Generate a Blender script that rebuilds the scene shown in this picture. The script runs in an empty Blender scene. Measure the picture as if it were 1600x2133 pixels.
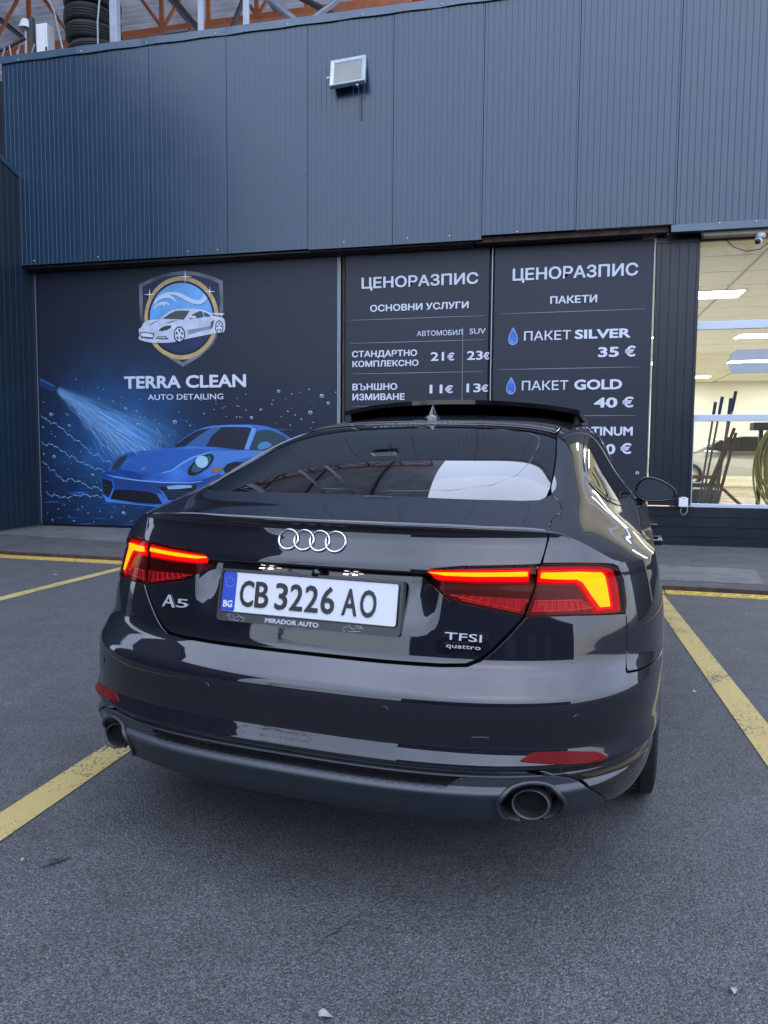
import bpy, bmesh, math, random
import numpy as np
from mathutils import Vector, Matrix
R = math.radians
# ---------------------------------------------------------------- camera, sky, sun, exposure
scn = bpy.context.scene
cam_d = bpy.data.cameras.new('camera'); cam = bpy.data.objects.new('camera', cam_d)
scn.collection.objects.link(cam); scn.camera = cam
cam_d.sensor_fit = 'HORIZONTAL'; cam_d.sensor_width = 36; cam_d.lens = 36 * 1530 / 1600
cam_d.clip_start = .05; cam_d.clip_end = 2000
_p, _y, _r = R(4.31), R(12.86), R(.41)
_f = Vector((-math.sin(_y) * math.cos(_p), math.cos(_y) * math.cos(_p), -math.sin(_p)))
_rt = Vector((math.cos(_y), math.sin(_y), 0)); _up = _rt.cross(_f)
_r2 = _rt * math.cos(_r) + _up * math.sin(_r); _u2 = _up * math.cos(_r) - _rt * math.sin(_r)
cam.matrix_world = Matrix(((_r2.x, _u2.x, -_f.x, 0), (_r2.y, _u2.y, -_f.y, 0), (_r2.z, _u2.z, -_f.z, 1.16), (0, 0, 0, 1)))
world = bpy.data.worlds.new('World'); scn.world = world; world.use_nodes = True
wn = world.node_tree; bgn = wn.nodes['Background']
sky = wn.nodes.new('ShaderNodeTexSky'); sky.sky_type = 'NISHITA'; sky.sun_disc = False
SUN_EL, SUN_AZ = 48, 152          # azimuth clockwise from the wall direction (+Y): behind the camera, to the right
sky.sun_elevation = R(SUN_EL); sky.sun_rotation = R(SUN_AZ)
sky.air_density = 1.0; sky.dust_density = 1.2; sky.ozone_density = 2.2; sky.altitude = 300
# a pale overcast layer over the blue: brighter overhead, softly broken by cloud
_tc = wn.nodes.new('ShaderNodeTexCoord'); _sep = wn.nodes.new('ShaderNodeSeparateXYZ'); wn.links.new(_tc.outputs['Generated'], _sep.inputs[0])
_mr = wn.nodes.new('ShaderNodeMapRange'); _mr.inputs[1].default_value = -.02; _mr.inputs[2].default_value = 1; _mr.inputs[3].default_value = 3.2; _mr.inputs[4].default_value = 11.0; wn.links.new(_sep.outputs[2], _mr.inputs[0])
_no = wn.nodes.new('ShaderNodeTexNoise'); _no.inputs['Scale'].default_value = 2.2; _no.inputs['Detail'].default_value = 5; wn.links.new(_tc.outputs['Generated'], _no.inputs['Vector'])
_m2 = wn.nodes.new('ShaderNodeMapRange'); _m2.inputs[1].default_value = .3; _m2.inputs[2].default_value = .7; _m2.inputs[3].default_value = .75; _m2.inputs[4].default_value = 1.2; wn.links.new(_no.outputs[0], _m2.inputs[0])
_mu = wn.nodes.new('ShaderNodeMath'); _mu.operation = 'MULTIPLY'; wn.links.new(_mr.outputs[0], _mu.inputs[0]); wn.links.new(_m2.outputs[0], _mu.inputs[1])
_cl = wn.nodes.new('ShaderNodeVectorMath'); _cl.operation = 'SCALE'; _cl.inputs[0].default_value = (.72, .83, 1.10); wn.links.new(_mu.outputs[0], _cl.inputs['Scale'])
_ma = wn.nodes.new('ShaderNodeVectorMath'); _ma.operation = 'MULTIPLY_ADD'; _ma.inputs[1].default_value = (.45, .45, .45); wn.links.new(sky.outputs[0], _ma.inputs[0]); wn.links.new(_cl.outputs[0], _ma.inputs[2])
wn.links.new(_ma.outputs[0], bgn.inputs[0]); bgn.inputs[1].default_value = .15
sun_d = bpy.data.lights.new('sun', 'SUN'); sun = bpy.data.objects.new('sun', sun_d); scn.collection.objects.link(sun)
sun_d.energy = .5; sun_d.angle = R(170); sun_d.color = (1, .97, .93)
_d = Vector((math.sin(R(SUN_AZ)) * math.cos(R(SUN_EL)), math.cos(R(SUN_AZ)) * math.cos(R(SUN_EL)), math.sin(R(SUN_EL))))
sun.rotation_euler = _d.to_track_quat('Z', 'Y').to_euler(); sun.location = _d * 40
vs = scn.view_settings; vs.view_transform = 'Standard'; vs.look = 'None'; vs.gamma = 1; vs.use_curve_mapping = False
vs.exposure = 1.3
scn.cycles.max_bounces = 10; scn.cycles.transparent_max_bounces = 16; scn.cycles.glossy_bounces = 5
scn.cycles.caustics_reflective = False; scn.cycles.caustics_refractive = False
scn.cycles.sample_clamp_indirect = 6.0

# ---------------------------------------------------------------- helpers
def link(o): scn.collection.objects.link(o); return o
def tag(o, label=None, cat=None, group=None, kind=None):
    for k, v in (('label', label), ('category', cat), ('group', group), ('kind', kind)):
        if v: o[k] = v
    return o
def thing(name, label, cat, loc=(0, 0, 0), rot=(0, 0, 0), group=None):
    o = bpy.data.objects.new(name, None); link(o); o.location = loc; o.rotation_euler = rot; o.empty_display_size = .1
    return tag(o, label, cat, group)
def copy_tree(o, parent=None):
    c = o.copy(); link(c)
    for k in list(c.keys()):
        pass
    if parent: c.parent = parent
    for ch in list(o.children): copy_tree(ch, c)
    return c
class MB:
    """collects shapes and links them as one mesh object"""
    def __init__(s): s.v = []; s.f = []; s.sm = []
    def add(s, verts, faces, smooth=False):
        n = len(s.v); s.v += [tuple(map(float, p)) for p in verts]; s.f += [tuple(i + n for i in f) for f in faces]; s.sm += [smooth] * len(faces); return s
    def box(s, a, b, bev=0, rot=None, org=(0, 0, 0)):
        bm = bmesh.new(); bmesh.ops.create_cube(bm, size=1)
        c = [(a[i] + b[i]) / 2 for i in range(3)]; d = [abs(b[i] - a[i]) for i in range(3)]
        for v in bm.verts: v.co = Vector((v.co.x * d[0] + c[0], v.co.y * d[1] + c[1], v.co.z * d[2] + c[2]))
        if bev: bmesh.ops.bevel(bm, geom=bm.edges[:], offset=bev, segments=2, affect='EDGES', profile=.6)
        M = Matrix.Translation(org) @ rot.to_4x4() @ Matrix.Translation([-q for q in org]) if rot else None
        bm.verts.index_update()
        vs_ = [(M @ v.co) if M else v.co.copy() for v in bm.verts]
        s.add(vs_, [[v.index for v in f.verts] for f in bm.faces]); bm.free(); return s
    def tube(s, pts, r, seg=8, cap=True):
        pts = [Vector(p) for p in pts]; n = len(pts); rr = r if isinstance(r, (list, tuple)) else [r] * n
        t0 = (pts[1] - pts[0]).normalized(); ref = Vector((0, 0, 1)) if abs(t0.z) < .9 else Vector((1, 0, 0))
        u = t0.cross(ref).normalized(); V = []
        for i, p in enumerate(pts):
            t = (pts[min(i + 1, n - 1)] - pts[max(i - 1, 0)]).normalized()
            u = (u - t * u.dot(t)).normalized(); w = t.cross(u)
            V += [p + (u * math.cos(2 * math.pi * k / seg) + w * math.sin(2 * math.pi * k / seg)) * rr[i] for k in range(seg)]
        F = [(i * seg + k, i * seg + (k + 1) % seg, (i + 1) * seg + (k + 1) % seg, (i + 1) * seg + k) for i in range(n - 1) for k in range(seg)]
        s.add(V, F, True)
        if cap: s.add(V[:seg], [tuple(range(seg))[::-1]]); s.add(V[-seg:], [tuple(range(seg))])
        return s
    def lathe(s, prof, c=(0, 0, 0), axis='z', seg=40, closed=False):
        V = []; n = len(prof)
        for k in range(seg):
            a = 2 * math.pi * k / seg
            for r_, h in prof:
                x, y = r_ * math.cos(a), r_ * math.sin(a)
                p = {'z': (x, y, h), 'y': (x, h, y), 'x': (h, x, y)}[axis]
                V.append((p[0] + c[0], p[1] + c[1], p[2] + c[2]))
        m = n if closed else n - 1
        F = [(k * n + i, ((k + 1) % seg) * n + i, ((k + 1) % seg) * n + (i + 1) % n, k * n + (i + 1) % n) for k in range(seg) for i in range(m)]
        if axis == 'y': F = [f[::-1] for f in F]
        return s.add(V, F, True)
    def prism(s, poly, y0, y1):
        """polygon in x,z extruded along y"""
        n = len(poly); V = [(x, y0, z) for x, z in poly] + [(x, y1, z) for x, z in poly]
        ar = sum(poly[i][0] * poly[(i + 1) % n][1] - poly[(i + 1) % n][0] * poly[i][1] for i in range(n))
        F = [tuple(range(n)), tuple(range(2 * n - 1, n - 1, -1))] + [(i + n, (i + 1) % n + n, (i + 1) % n, i) for i in range(n)]
        if (ar < 0) != (y0 > y1): F = [f[::-1] for f in F]
        return s.add(V, F)
    def build(s, name, m, parent=None, loc=None, auto=None, normals=None, recalc=False):
        me = bpy.data.meshes.new(name); me.from_pydata(s.v, [], s.f); me.polygons.foreach_set('use_smooth', s.sm)
        if recalc:
            bm = bmesh.new(); bm.from_mesh(me); bmesh.ops.recalc_face_normals(bm, faces=bm.faces[:]); bm.to_mesh(me); bm.free()
        if m: me.materials.append(m)
        if normals is not None:
            me.polygons.foreach_set('use_smooth', [True] * len(me.polygons))
            me.normals_split_custom_set_from_vertices([tuple(q) for q in normals])
        me.update()
        o = link(bpy.data.objects.new(name, me))
        if parent: o.parent = parent
        if loc is not None: o.location = loc
        return o
def text(name, body, parent, m, x0, x1, z0, cap, y=-.003, bold=0.0, align='LEFT', depth=.0008, plane='wall'):
    """lettering fitted between x0 and x1 with baseline z0 and capital height cap, in the parent's x-z plane"""
    c = bpy.data.curves.new(name, 'FONT'); c.body = body; c.size = 1; c.extrude = 0; c.fill_mode = 'BOTH'; c.resolution_u = 3
    c.extrude = depth
    q = link(bpy.data.objects.new(name, c)); dg = bpy.context.evaluated_depsgraph_get()
    me = bpy.data.meshes.new_from_object(q.evaluated_get(dg)); bpy.data.objects.remove(q); bpy.data.curves.remove(c); me.name = name
    if bold:                      # heavier strokes: shifted copies, each a hair behind the last
        V0 = [v.co.copy() for v in me.vertices]; F0 = [tuple(f.vertices) for f in me.polygons]; V = []; F = []; nb = 10
        for k in range(nb + 1):
            dx, dy = (0, 0) if k == nb else (bold * math.cos(2 * math.pi * k / nb), bold * math.sin(2 * math.pi * k / nb)); n0 = len(V)
            V += [(q.x + dx, q.y + dy, q.z + .00006 * k) for q in V0]; F += [tuple(i + n0 for i in f) for f in F0]
        me.clear_geometry(); me.from_pydata(V, [], F)
    o = link(bpy.data.objects.new(name, me)); xs_ = [v.co.x for v in me.vertices]; bx0, bx1 = min(xs_), max(xs_)
    sx = (x1 - x0) / max(bx1 - bx0, 1e-4); sz = cap / (.727 + 2 * bold)
    me.materials.clear()
    if m: me.materials.append(m)
    if parent: o.parent = parent
    o.rotation_euler = (R(90), 0, 0); o.scale = (sx, sz, 1)
    o.location = (x0 - bx0 * sx, y, z0 + bold * sz)
    return o
# ---------------------------------------------------------------- materials
def nodes(m): return m.node_tree.nodes, m.node_tree.links
ALB = .74      # the scene is exposed for shade under a bright sky: surfaces keep modest albedos
def mat(name, col=(.5, .5, .5), rough=.5, metal=0.0, spec=.5, coat=0, coat_r=.03, emit=None, es=0, var=0, vscale=6, bump=0, bscale=60, rvar=0, coords='Object', alpha=1):
    if metal < .5: col = tuple(c * ALB for c in col)
    m = bpy.data.materials.new(name); m.use_nodes = True; N, L = nodes(m); b = N['Principled BSDF']
    b.inputs['Base Color'].default_value = (*col, 1); b.inputs['Roughness'].default_value = rough; b.inputs['Metallic'].default_value = metal
    b.inputs['Specular IOR Level'].default_value = spec; b.inputs['Coat Weight'].default_value = coat; b.inputs['Coat Roughness'].default_value = coat_r
    if emit: b.inputs['Emission Color'].default_value = (*emit, 1); b.inputs['Emission Strength'].default_value = es
    tc = N.new('ShaderNodeTexCoord')
    if var or rvar:
        no = N.new('ShaderNodeTexNoise'); no.inputs['Scale'].default_value = vscale; no.inputs['Detail'].default_value = 6; no.inputs['Roughness'].default_value = .6
        L.new(tc.outputs[coords], no.inputs['Vector'])
        if var:
            mx = N.new('ShaderNodeMix'); mx.data_type = 'RGBA'
            mx.inputs[6].default_value = (*[c * (1 - var) for c in col], 1); mx.inputs[7].default_value = (*[min(1, c * (1 + var)) for c in col], 1)
            rp = N.new('ShaderNodeMapRange'); rp.inputs[1].default_value = .32; rp.inputs[2].default_value = .68
            L.new(no.outputs[0], rp.inputs[0]); L.new(rp.outputs[0], mx.inputs[0]); L.new(mx.outputs[2], b.inputs['Base Color'])
        if rvar:
            mr = N.new('ShaderNodeMapRange'); mr.inputs[1].default_value = .3; mr.inputs[2].default_value = .7
            mr.inputs[3].default_value = max(0, rough - rvar); mr.inputs[4].default_value = min(1, rough + rvar)
            L.new(no.outputs[0], mr.inputs[0]); L.new(mr.outputs[0], b.inputs['Roughness'])
    if bump:
        n2 = N.new('ShaderNodeTexNoise'); n2.inputs['Scale'].default_value = bscale; n2.inputs['Detail'].default_value = 4
        L.new(tc.outputs[coords], n2.inputs['Vector'])
        bp = N.new('ShaderNodeBump'); bp.inputs['Strength'].default_value = bump; bp.inputs['Distance'].default_value = .01
        L.new(n2.outputs[0], bp.inputs['Height']); L.new(bp.outputs[0], b.inputs['Normal'])
    return m
def glassmat(name, tint=(1, 1, 1), ior=1.5, rough=0.0, haze=0.0, hazecol=(.7, .75, .7)):
    """thin pane: see-through with Fresnel reflections"""
    m = bpy.data.materials.new(name); m.use_nodes = True; N, L = nodes(m); N.remove(N['Principled BSDF']); out = N['Material Output']
    t = N.new('ShaderNodeBsdfTransparent'); t.inputs[0].default_value = (*tint, 1)
    g = N.new('ShaderNodeBsdfGlossy'); g.inputs['Roughness'].default_value = rough
    f = N.new('ShaderNodeFresnel'); f.inputs[0].default_value = ior
    mx = N.new('ShaderNodeMixShader'); L.new(f.outputs[0], mx.inputs[0]); L.new(t.outputs[0], mx.inputs[1]); L.new(g.outputs[0], mx.inputs[2])
    last = mx
    if haze:
        d = N.new('ShaderNodeBsdfDiffuse'); d.inputs[0].default_value = (*hazecol, 1)
        m2 = N.new('ShaderNodeMixShader'); m2.inputs[0].default_value = haze; L.new(mx.outputs[0], m2.inputs[1]); L.new(d.outputs[0], m2.inputs[2]); last = m2
    L.new(last.outputs[0], out.inputs[0]); return m
def emis(name, col, st):
    m = bpy.data.materials.new(name); m.use_nodes = True; N, L = nodes(m); N.remove(N['Principled BSDF'])
    e = N.new('ShaderNodeEmission'); e.inputs[0].default_value = (*col, 1); e.inputs[1].default_value = st
    L.new(e.outputs[0], N['Material Output'].inputs[0]); return m
def asphalt_mat(name, dark, light, stain):
    m = bpy.data.materials.new(name); m.use_nodes = True; N, L = nodes(m); b = N['Principled BSDF']
    tc = N.new('ShaderNodeTexCoord')
    def noise(sc, det=3, ro=.6):
        n = N.new('ShaderNodeTexNoise'); n.inputs['Scale'].default_value = sc; n.inputs['Detail'].default_value = det; n.inputs['Roughness'].default_value = ro
        L.new(tc.outputs['Object'], n.inputs['Vector']); return n
    vo = N.new('ShaderNodeTexVoronoi'); vo.inputs['Scale'].default_value = 195; vo.inputs['Randomness'].default_value = 1; L.new(tc.outputs['Object'], vo.inputs['Vector'])
    fine = noise(210, 3, .65); big = noise(.55, 5, .6); mid = noise(5, 4, .6)
    rp = N.new('ShaderNodeValToRGB'); rp.color_ramp.elements[0].position = .28; rp.color_ramp.elements[0].color = (*dark, 1)
    rp.color_ramp.elements[1].position = .76; rp.color_ramp.elements[1].color = (*light, 1)
    L.new(fine.outputs[0], rp.inputs[0])
    # single stones take their own grey
    hs = N.new('ShaderNodeMix'); hs.data_type = 'RGBA'; hs.blend_type = 'MULTIPLY'; hs.inputs[0].default_value = .75
    bw = N.new('ShaderNodeRGBToBW'); L.new(vo.outputs['Color'], bw.inputs[0])
    mr = N.new('ShaderNodeMapRange'); mr.inputs[1].default_value = .2; mr.inputs[2].default_value = .9; mr.inputs[3].default_value = .35; mr.inputs[4].default_value = 1.8; L.new(bw.outputs[0], mr.inputs[0])
    L.new(rp.outputs[0], hs.inputs[6]); L.new(mr.outputs[0], hs.inputs[7])
    st = N.new('ShaderNodeMix'); st.data_type = 'RGBA'; st.blend_type = 'MULTIPLY'; st.inputs[0].default_value = 1
    m3 = N.new('ShaderNodeMath'); m3.operation = 'ADD'; L.new(big.outputs[0], m3.inputs[0]); L.new(mid.outputs[0], m3.inputs[1])
    mr2 = N.new('ShaderNodeMapRange'); mr2.inputs[1].default_value = .75; mr2.inputs[2].default_value = 1.25; mr2.inputs[3].default_value = 1 - stain; mr2.inputs[4].default_value = 1 + stain
    L.new(m3.outputs[0], mr2.inputs[0]); L.new(hs.outputs[2], st.inputs[6]); L.new(mr2.outputs[0], st.inputs[7])
    L.new(st.outputs[2], b.inputs['Base Color'])
    b.inputs['Roughness'].default_value = .78; b.inputs['Specular IOR Level'].default_value = .45
    h = N.new('ShaderNodeMath'); h.operation = 'MULTIPLY_ADD'; h.inputs[1].default_value = -1.0; L.new(vo.outputs['Distance'], h.inputs[0]); L.new(fine.outputs[0], h.inputs[2])
    bp = N.new('ShaderNodeBump'); bp.inputs['Strength'].default_value = 1; bp.inputs['Distance'].default_value = .010; L.new(h.outputs[0], bp.inputs['Height']); L.new(bp.outputs[0], b.inputs['Normal'])
    return m
def paint_line_mat():
    """worn yellow road paint: the asphalt shows through chips"""
    m = asphalt_mat('worn_yellow_paint', (.010, .0105, .0115), (.118, .122, .130), .1); N, L = nodes(m); b = N['Principled BSDF']
    src = b.inputs['Base Color'].links[0].from_socket
    tc = N.new('ShaderNodeTexCoord')
    n1 = N.new('ShaderNodeTexNoise'); n1.inputs['Scale'].default_value = 75; n1.inputs['Detail'].default_value = 5; n1.inputs['Roughness'].default_value = .7; L.new(tc.outputs['Object'], n1.inputs['Vector'])
    n2 = N.new('ShaderNodeTexNoise'); n2.inputs['Scale'].default_value = 3.2; n2.inputs['Detail'].default_value = 3; L.new(tc.outputs['Object'], n2.inputs['Vector'])
    ad = N.new('ShaderNodeMath'); ad.operation = 'MULTIPLY_ADD'; ad.inputs[1].default_value = .55; L.new(n2.outputs[0], ad.inputs[0]); L.new(n1.outputs[0], ad.inputs[2])
    mr = N.new('ShaderNodeMapRange'); mr.inputs[1].default_value = .635; mr.inputs[2].default_value = .70; L.new(ad.outputs[0], mr.inputs[0])
    mx = N.new('ShaderNodeMix'); mx.data_type = 'RGBA'; mx.inputs[7].default_value = (.45, .35, .125, 1)
    L.new(mr.outputs[0], mx.inputs[0]); L.new(src, mx.inputs[6]); L.new(mx.outputs[2], b.inputs['Base Color'])
    return m
M = {}
M['asphalt'] = asphalt_mat('asphalt', (.009, .0098, .0106), (.138, .144, .152), .20)
M['pavement'] = asphalt_mat('pavement_asphalt', (.035, .035, .036), (.13, .13, .132), .30)
M['yellow'] = paint_line_mat()
M['clad'] = mat('blue_grey_coated_steel', (.006, .033, .070), .24, 0, .60, rvar=.04, vscale=1.1, var=.04)
M['clad_dark'] = mat('anthracite_coated_steel', (.007, .011, .019), .36, 0, .4, rvar=.05, vscale=2, var=.05)
M['wing'] = mat('dark_blue_coated_steel', (.007, .020, .036), .4, 0, .5, rvar=.05, vscale=1.4, var=.05)
M['flash'] = mat('folded_steel_flashing', (.014, .056, .108), .34, 0, .8, rvar=.08, vscale=3, bump=.25, bscale=2.2)
M['rust'] = mat('rusty_steel', (.055, .036, .028), .8, 0, .3, var=.5, vscale=9, bump=.3, bscale=40)
M['orange_steel'] = mat('red_oxide_steel', (.46, .13, .045), .55, 0, .4, var=.18, vscale=5)
M['galv'] = mat('galvanised_steel', (.30, .34, .40), .42, .45, .5, var=.15, vscale=8)
M['dark_steel'] = mat('dark_painted_steel', (.03, .035, .045), .5)
M['roofsheet'] = mat('corrugated_roof_sheet', (.80, .82, .86), .55, .1, var=.25, vscale=1.5)
M['white_plastic'] = mat('white_plastic', (.72, .75, .78), .4)
M['black_plastic'] = mat('black_plastic', (.012, .012, .014), .45)
M['rubber'] = mat('tyre_rubber', (.014, .014, .015), .72, 0, .35, var=.3, vscale=20)
M['cable'] = mat('grey_cable', (.35, .37, .4), .6)

# ---------------------------------------------------------------- ground
def sheet(name, pts, z, m, label=None, kind='structure'):
    o = MB().add([(x, y, (z if not callable(z) else z(x, y))) for x, y in pts], [tuple(range(len(pts)))]).build(name, m)
    if kind: o['kind'] = kind
    return o
sheet('ground', [(-150, -150), (150, -150), (150, 150), (-150, 150)], -.012, M['asphalt'])
sheet('parking_lot', [(-40, -30), (30, -30), (30, 6.60 - 1.5), (.97, 6.60), (-5.87, 6.98), (-40, 8.9)], 0, M['asphalt'])
def pz(x, y): return .05 + .02 * (y - 6.9) / 2.9
pv = MB()
pv.add([(-14, 7.62, .05), (.97, 6.77, .05), (9, 6.32, .05), (9, 9.9, .07), (-14, 9.9, .07)], [(0, 1, 2, 3, 4)])
pv.add([(-14, 7.62, .05), (.97, 6.77, .05), (9, 6.32, .05), (9, 6.32, -.01), (.97, 6.77, -.01), (-14, 7.62, -.01)], [(0, 5, 4, 1), (1, 4, 3, 2)])
pv.build('pavement', M['pavement'])['kind'] = 'structure'
M['concrete_patch'] = asphalt_mat('concrete_patch', (.08, .08, .083), (.18, .178, .175), .3)
for i, (pts) in enumerate([[(-7.4, 9.75), (-7.5, 8.6), (-5.6, 8.25), (-3.0, 8.1), (-3.0, 9.75)], [(.9, 8.0), (2.0, 7.93), (1.85, 7.02), (.9, 7.07)]]):
    MB().add([(x, y, pz(x, y) + .004) for x, y in pts], [tuple(range(len(pts)))]).build('pavement_patch', M['concrete_patch'])['kind'] = 'structure'
# painted bay lines
def bay_line(pts):
    o = sheet('parking_line', pts, .004, M['yellow']); return o
bay_line([(-1.715, .9), (-1.585, .9), (-1.585, 6.70), (-1.705, 6.70)])
bay_line([(-4.42, -.9), (-4.28, -.9), (-4.21, 6.84), (-4.32, 6.85)])
bay_line([(.817, .9), (.945, .9), (.951, 6.56), (.826, 6.57)])
# drain with yellow painted grating
dr = thing('drain_channel', 'long floor drain with a yellow painted grating along the pavement edge', 'drain', (.97, 6.61, 0), (0, 0, math.atan2(-.38, 6.84)))
M['drain_yellow'] = mat('yellow_grating_paint', (.60, .42, .10), .6, var=.25, vscale=25, bump=.4, bscale=80)
ch = MB(); ch.box((-16, .135, -.01), (7, .175, .052)); ch.build('channel_edge', M['rust'], dr)
ch = MB(); ch.add([(-16, 0, -.006), (7, 0, -.006), (7, .135, -.006), (-16, .135, -.006)], [(0, 1, 2, 3)]).build('channel_bed', M['black_plastic'], dr)
for i in range(23):
    x0 = -16 + i * 1.0; g = MB(); g.box((x0 + .006, .004, 0), (x0 + .994, .03, .016)); g.box((x0 + .006, .104, 0), (x0 + .994, .13, .016))
    for k in range(9):
        xx = x0 + .006 + k * .1085; g.add([(xx, .03, .014), (xx + .025, .03, .014), (xx + .075, .104, .014), (xx + .05, .104, .014)], [(0, 1, 2, 3)])
    g.build('grating', M['drain_yellow'], dr)
# litter
def leaf(name, x, y, L_, W_, rot, m, label, cat):
    v = []; n = 7
    for i in range(n):
        t = i / (n - 1); w = W_ * math.sin(math.pi * t) ** .8 * .5 + .002
        v += [((t - .5) * L_, -w, .006 + .006 * math.sin(3 * t)), ((t - .5) * L_, w, .004 + .012 * math.sin(2.5 * t + 1) ** 2)]
    f = [(2 * i, 2 * i + 2, 2 * i + 3, 2 * i + 1) for i in range(n - 1)]
    o = MB().add(v, f, True).build(name, m, loc=(x, y, 0)); o.rotation_euler = (0, 0, rot); tag(o, label, cat); return o
M['leaf'] = mat('dry_black_leaf', (.012, .014, .018), .6); M['paper'] = mat('scrap_paper', (.24, .235, .23), .8)

leaf('dead_leaf', -1.35, 1.75, 0.085, .014, .95, M['leaf'], 'dark dried leaf lying on the asphalt left of the car', 'leaf')
leaf('paper_scrap', -1.44, 1.73, .012, .009, .4, M['paper'], 'tiny white scrap near the dark leaf on the asphalt', 'litter')
leaf('paper_scrap', -.43, 1.375, .030, .014, .1, M['paper'], 'pale paper scrap on the asphalt at the bottom centre', 'litter')
leaf('paper_scrap', .41, 1.65, .022, .013, 1.5, M['paper'], 'pale curled scrap on the asphalt in the lower right', 'litter')
leaf('paper_scrap', -4.61, 6.10, .06, .03, .2, M['paper'], 'white scrap on the asphalt between the far yellow lines', 'litter')
leaf('paper_scrap', .72, 3.83, .035, .015, .8, M['paper'], 'white scrap on the asphalt right of the car', 'litter')

def crack(pts, w, seed):
    rnd = random.Random(seed); P = []
    for (x0, y0), (x1, y1) in zip(pts, pts[1:]):
        for k in range(8): t = k / 8; P.append((x0 + (x1 - x0) * t + rnd.uniform(-.012, .012), y0 + (y1 - y0) * t + rnd.uniform(-.012, .012)))
    V = []
    for i, (x, y) in enumerate(P): ww = w * rnd.uniform(.4, 1.2) * math.sin(math.pi * (i + .5) / len(P)); V += [(x - ww, y + ww * .5, .0025), (x + ww, y - ww * .5, .0025)]
    MB().add(V, [(2 * i, 2 * i + 1, 2 * i + 3, 2 * i + 2) for i in range(len(P) - 1)]).build('asphalt_crack', M['crack'])['kind'] = 'structure'
M['crack'] = mat('crack_dirt', (.010, .010, .011), .95)
crack([(-.35, 1.98), (-.42, 1.75), (-.50, 1.62), (-.56, 1.45)], .0014, 1)

# ---------------------------------------------------------------- car surfaces
def smooth(a, b, x):
    t = np.clip((np.asarray(x, float) - a) / (b - a), 0, 1)
    return t * t * (3 - 2 * t)
def pchip(xs, ys):
    xs = np.array(xs, float); ys = np.array(ys, float)
    h = np.diff(xs); d = np.diff(ys) / h
    m = np.zeros_like(ys); m[0] = d[0]; m[-1] = d[-1]
    for i in range(1, len(xs) - 1):
        if d[i - 1] * d[i] > 0:
            w1 = 2 * h[i] + h[i - 1]; w2 = h[i] + 2 * h[i - 1]
            m[i] = (w1 + w2) / (w1 / d[i - 1] + w2 / d[i])
    def f(x):
        x = np.asarray(x, float)
        i = np.clip(np.searchsorted(xs, x) - 1, 0, len(xs) - 2)
        t = (x - xs[i]) / h[i]
        tc = np.clip(t, 0, 1)
        v = ((1 + 2 * tc) * (1 - tc) ** 2 * ys[i] + tc * (1 - tc) ** 2 * h[i] * m[i]
             + tc * tc * (3 - 2 * tc) * ys[i + 1] + tc * tc * (tc - 1) * h[i] * m[i + 1])
        return v
    return f
# rear centre profile: forward position of the skin at every height
PZ = [.16, .190, .203, .215, .230, .258, .290, .318, .332, .339, .346, .353, .357, .377, .380, .385, .3875, .3895, .394, .397, .400, .405, .416, .430, .445, .450, .457, .475, .510, .540, .560, .573, .590, .612, .634, .650, .670, .700, .740, .780, .820, .852, .862, .875, .900, .925, .945, .960, .972, .980, .986, 1.02]
PY = [.12, .015, -.028, -.050, -.067, -.090, -.110, -.124, -.1315, -.1335, -.131, -.123, -.1195, -.1195, -.121, -.1195, -.1140, -.108, -.108, -.114, -.1270, -.1268, -.1232, -.1182, -.1128, -.1113, -.1107, -.1095, -.1075, -.1050, -.1020, -.0960, -.080, -.058, -.035, -.028, -.024, -.0185, -.0110, -.0035, .0035, .0080, .0035, .0060, .0150, .0240, .0310, .0335, .030, .023, .019, .03]
Y0 = pchip(PZ, PY)
WZ = [.16, .24, .30, .36, .392, .402, .44, .50, .58, .62, .70, .80, .88, .95, 1.02]
WX = [.85, .885, .906, .914, .916, .926, .925, .928, .931, .932, .930, .916, .897, .880, .86]
W0 = pchip(WZ, WX)
def _unit(n, kx):
    th = np.linspace(0, np.pi / 2, 4001)
    U = np.sin(th) ** (2 / n); V = 1 - np.cos(th) ** (2 / n) 
    L = np.concatenate([[0], np.cumsum(np.hypot(np.diff(U), np.diff(V)))])
    return L / L[-1], U, V
_s1, _U1, _V1 = _unit(2.9, 0)
DC = .75
SIDE = 1.5
YF = 3.70
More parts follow.
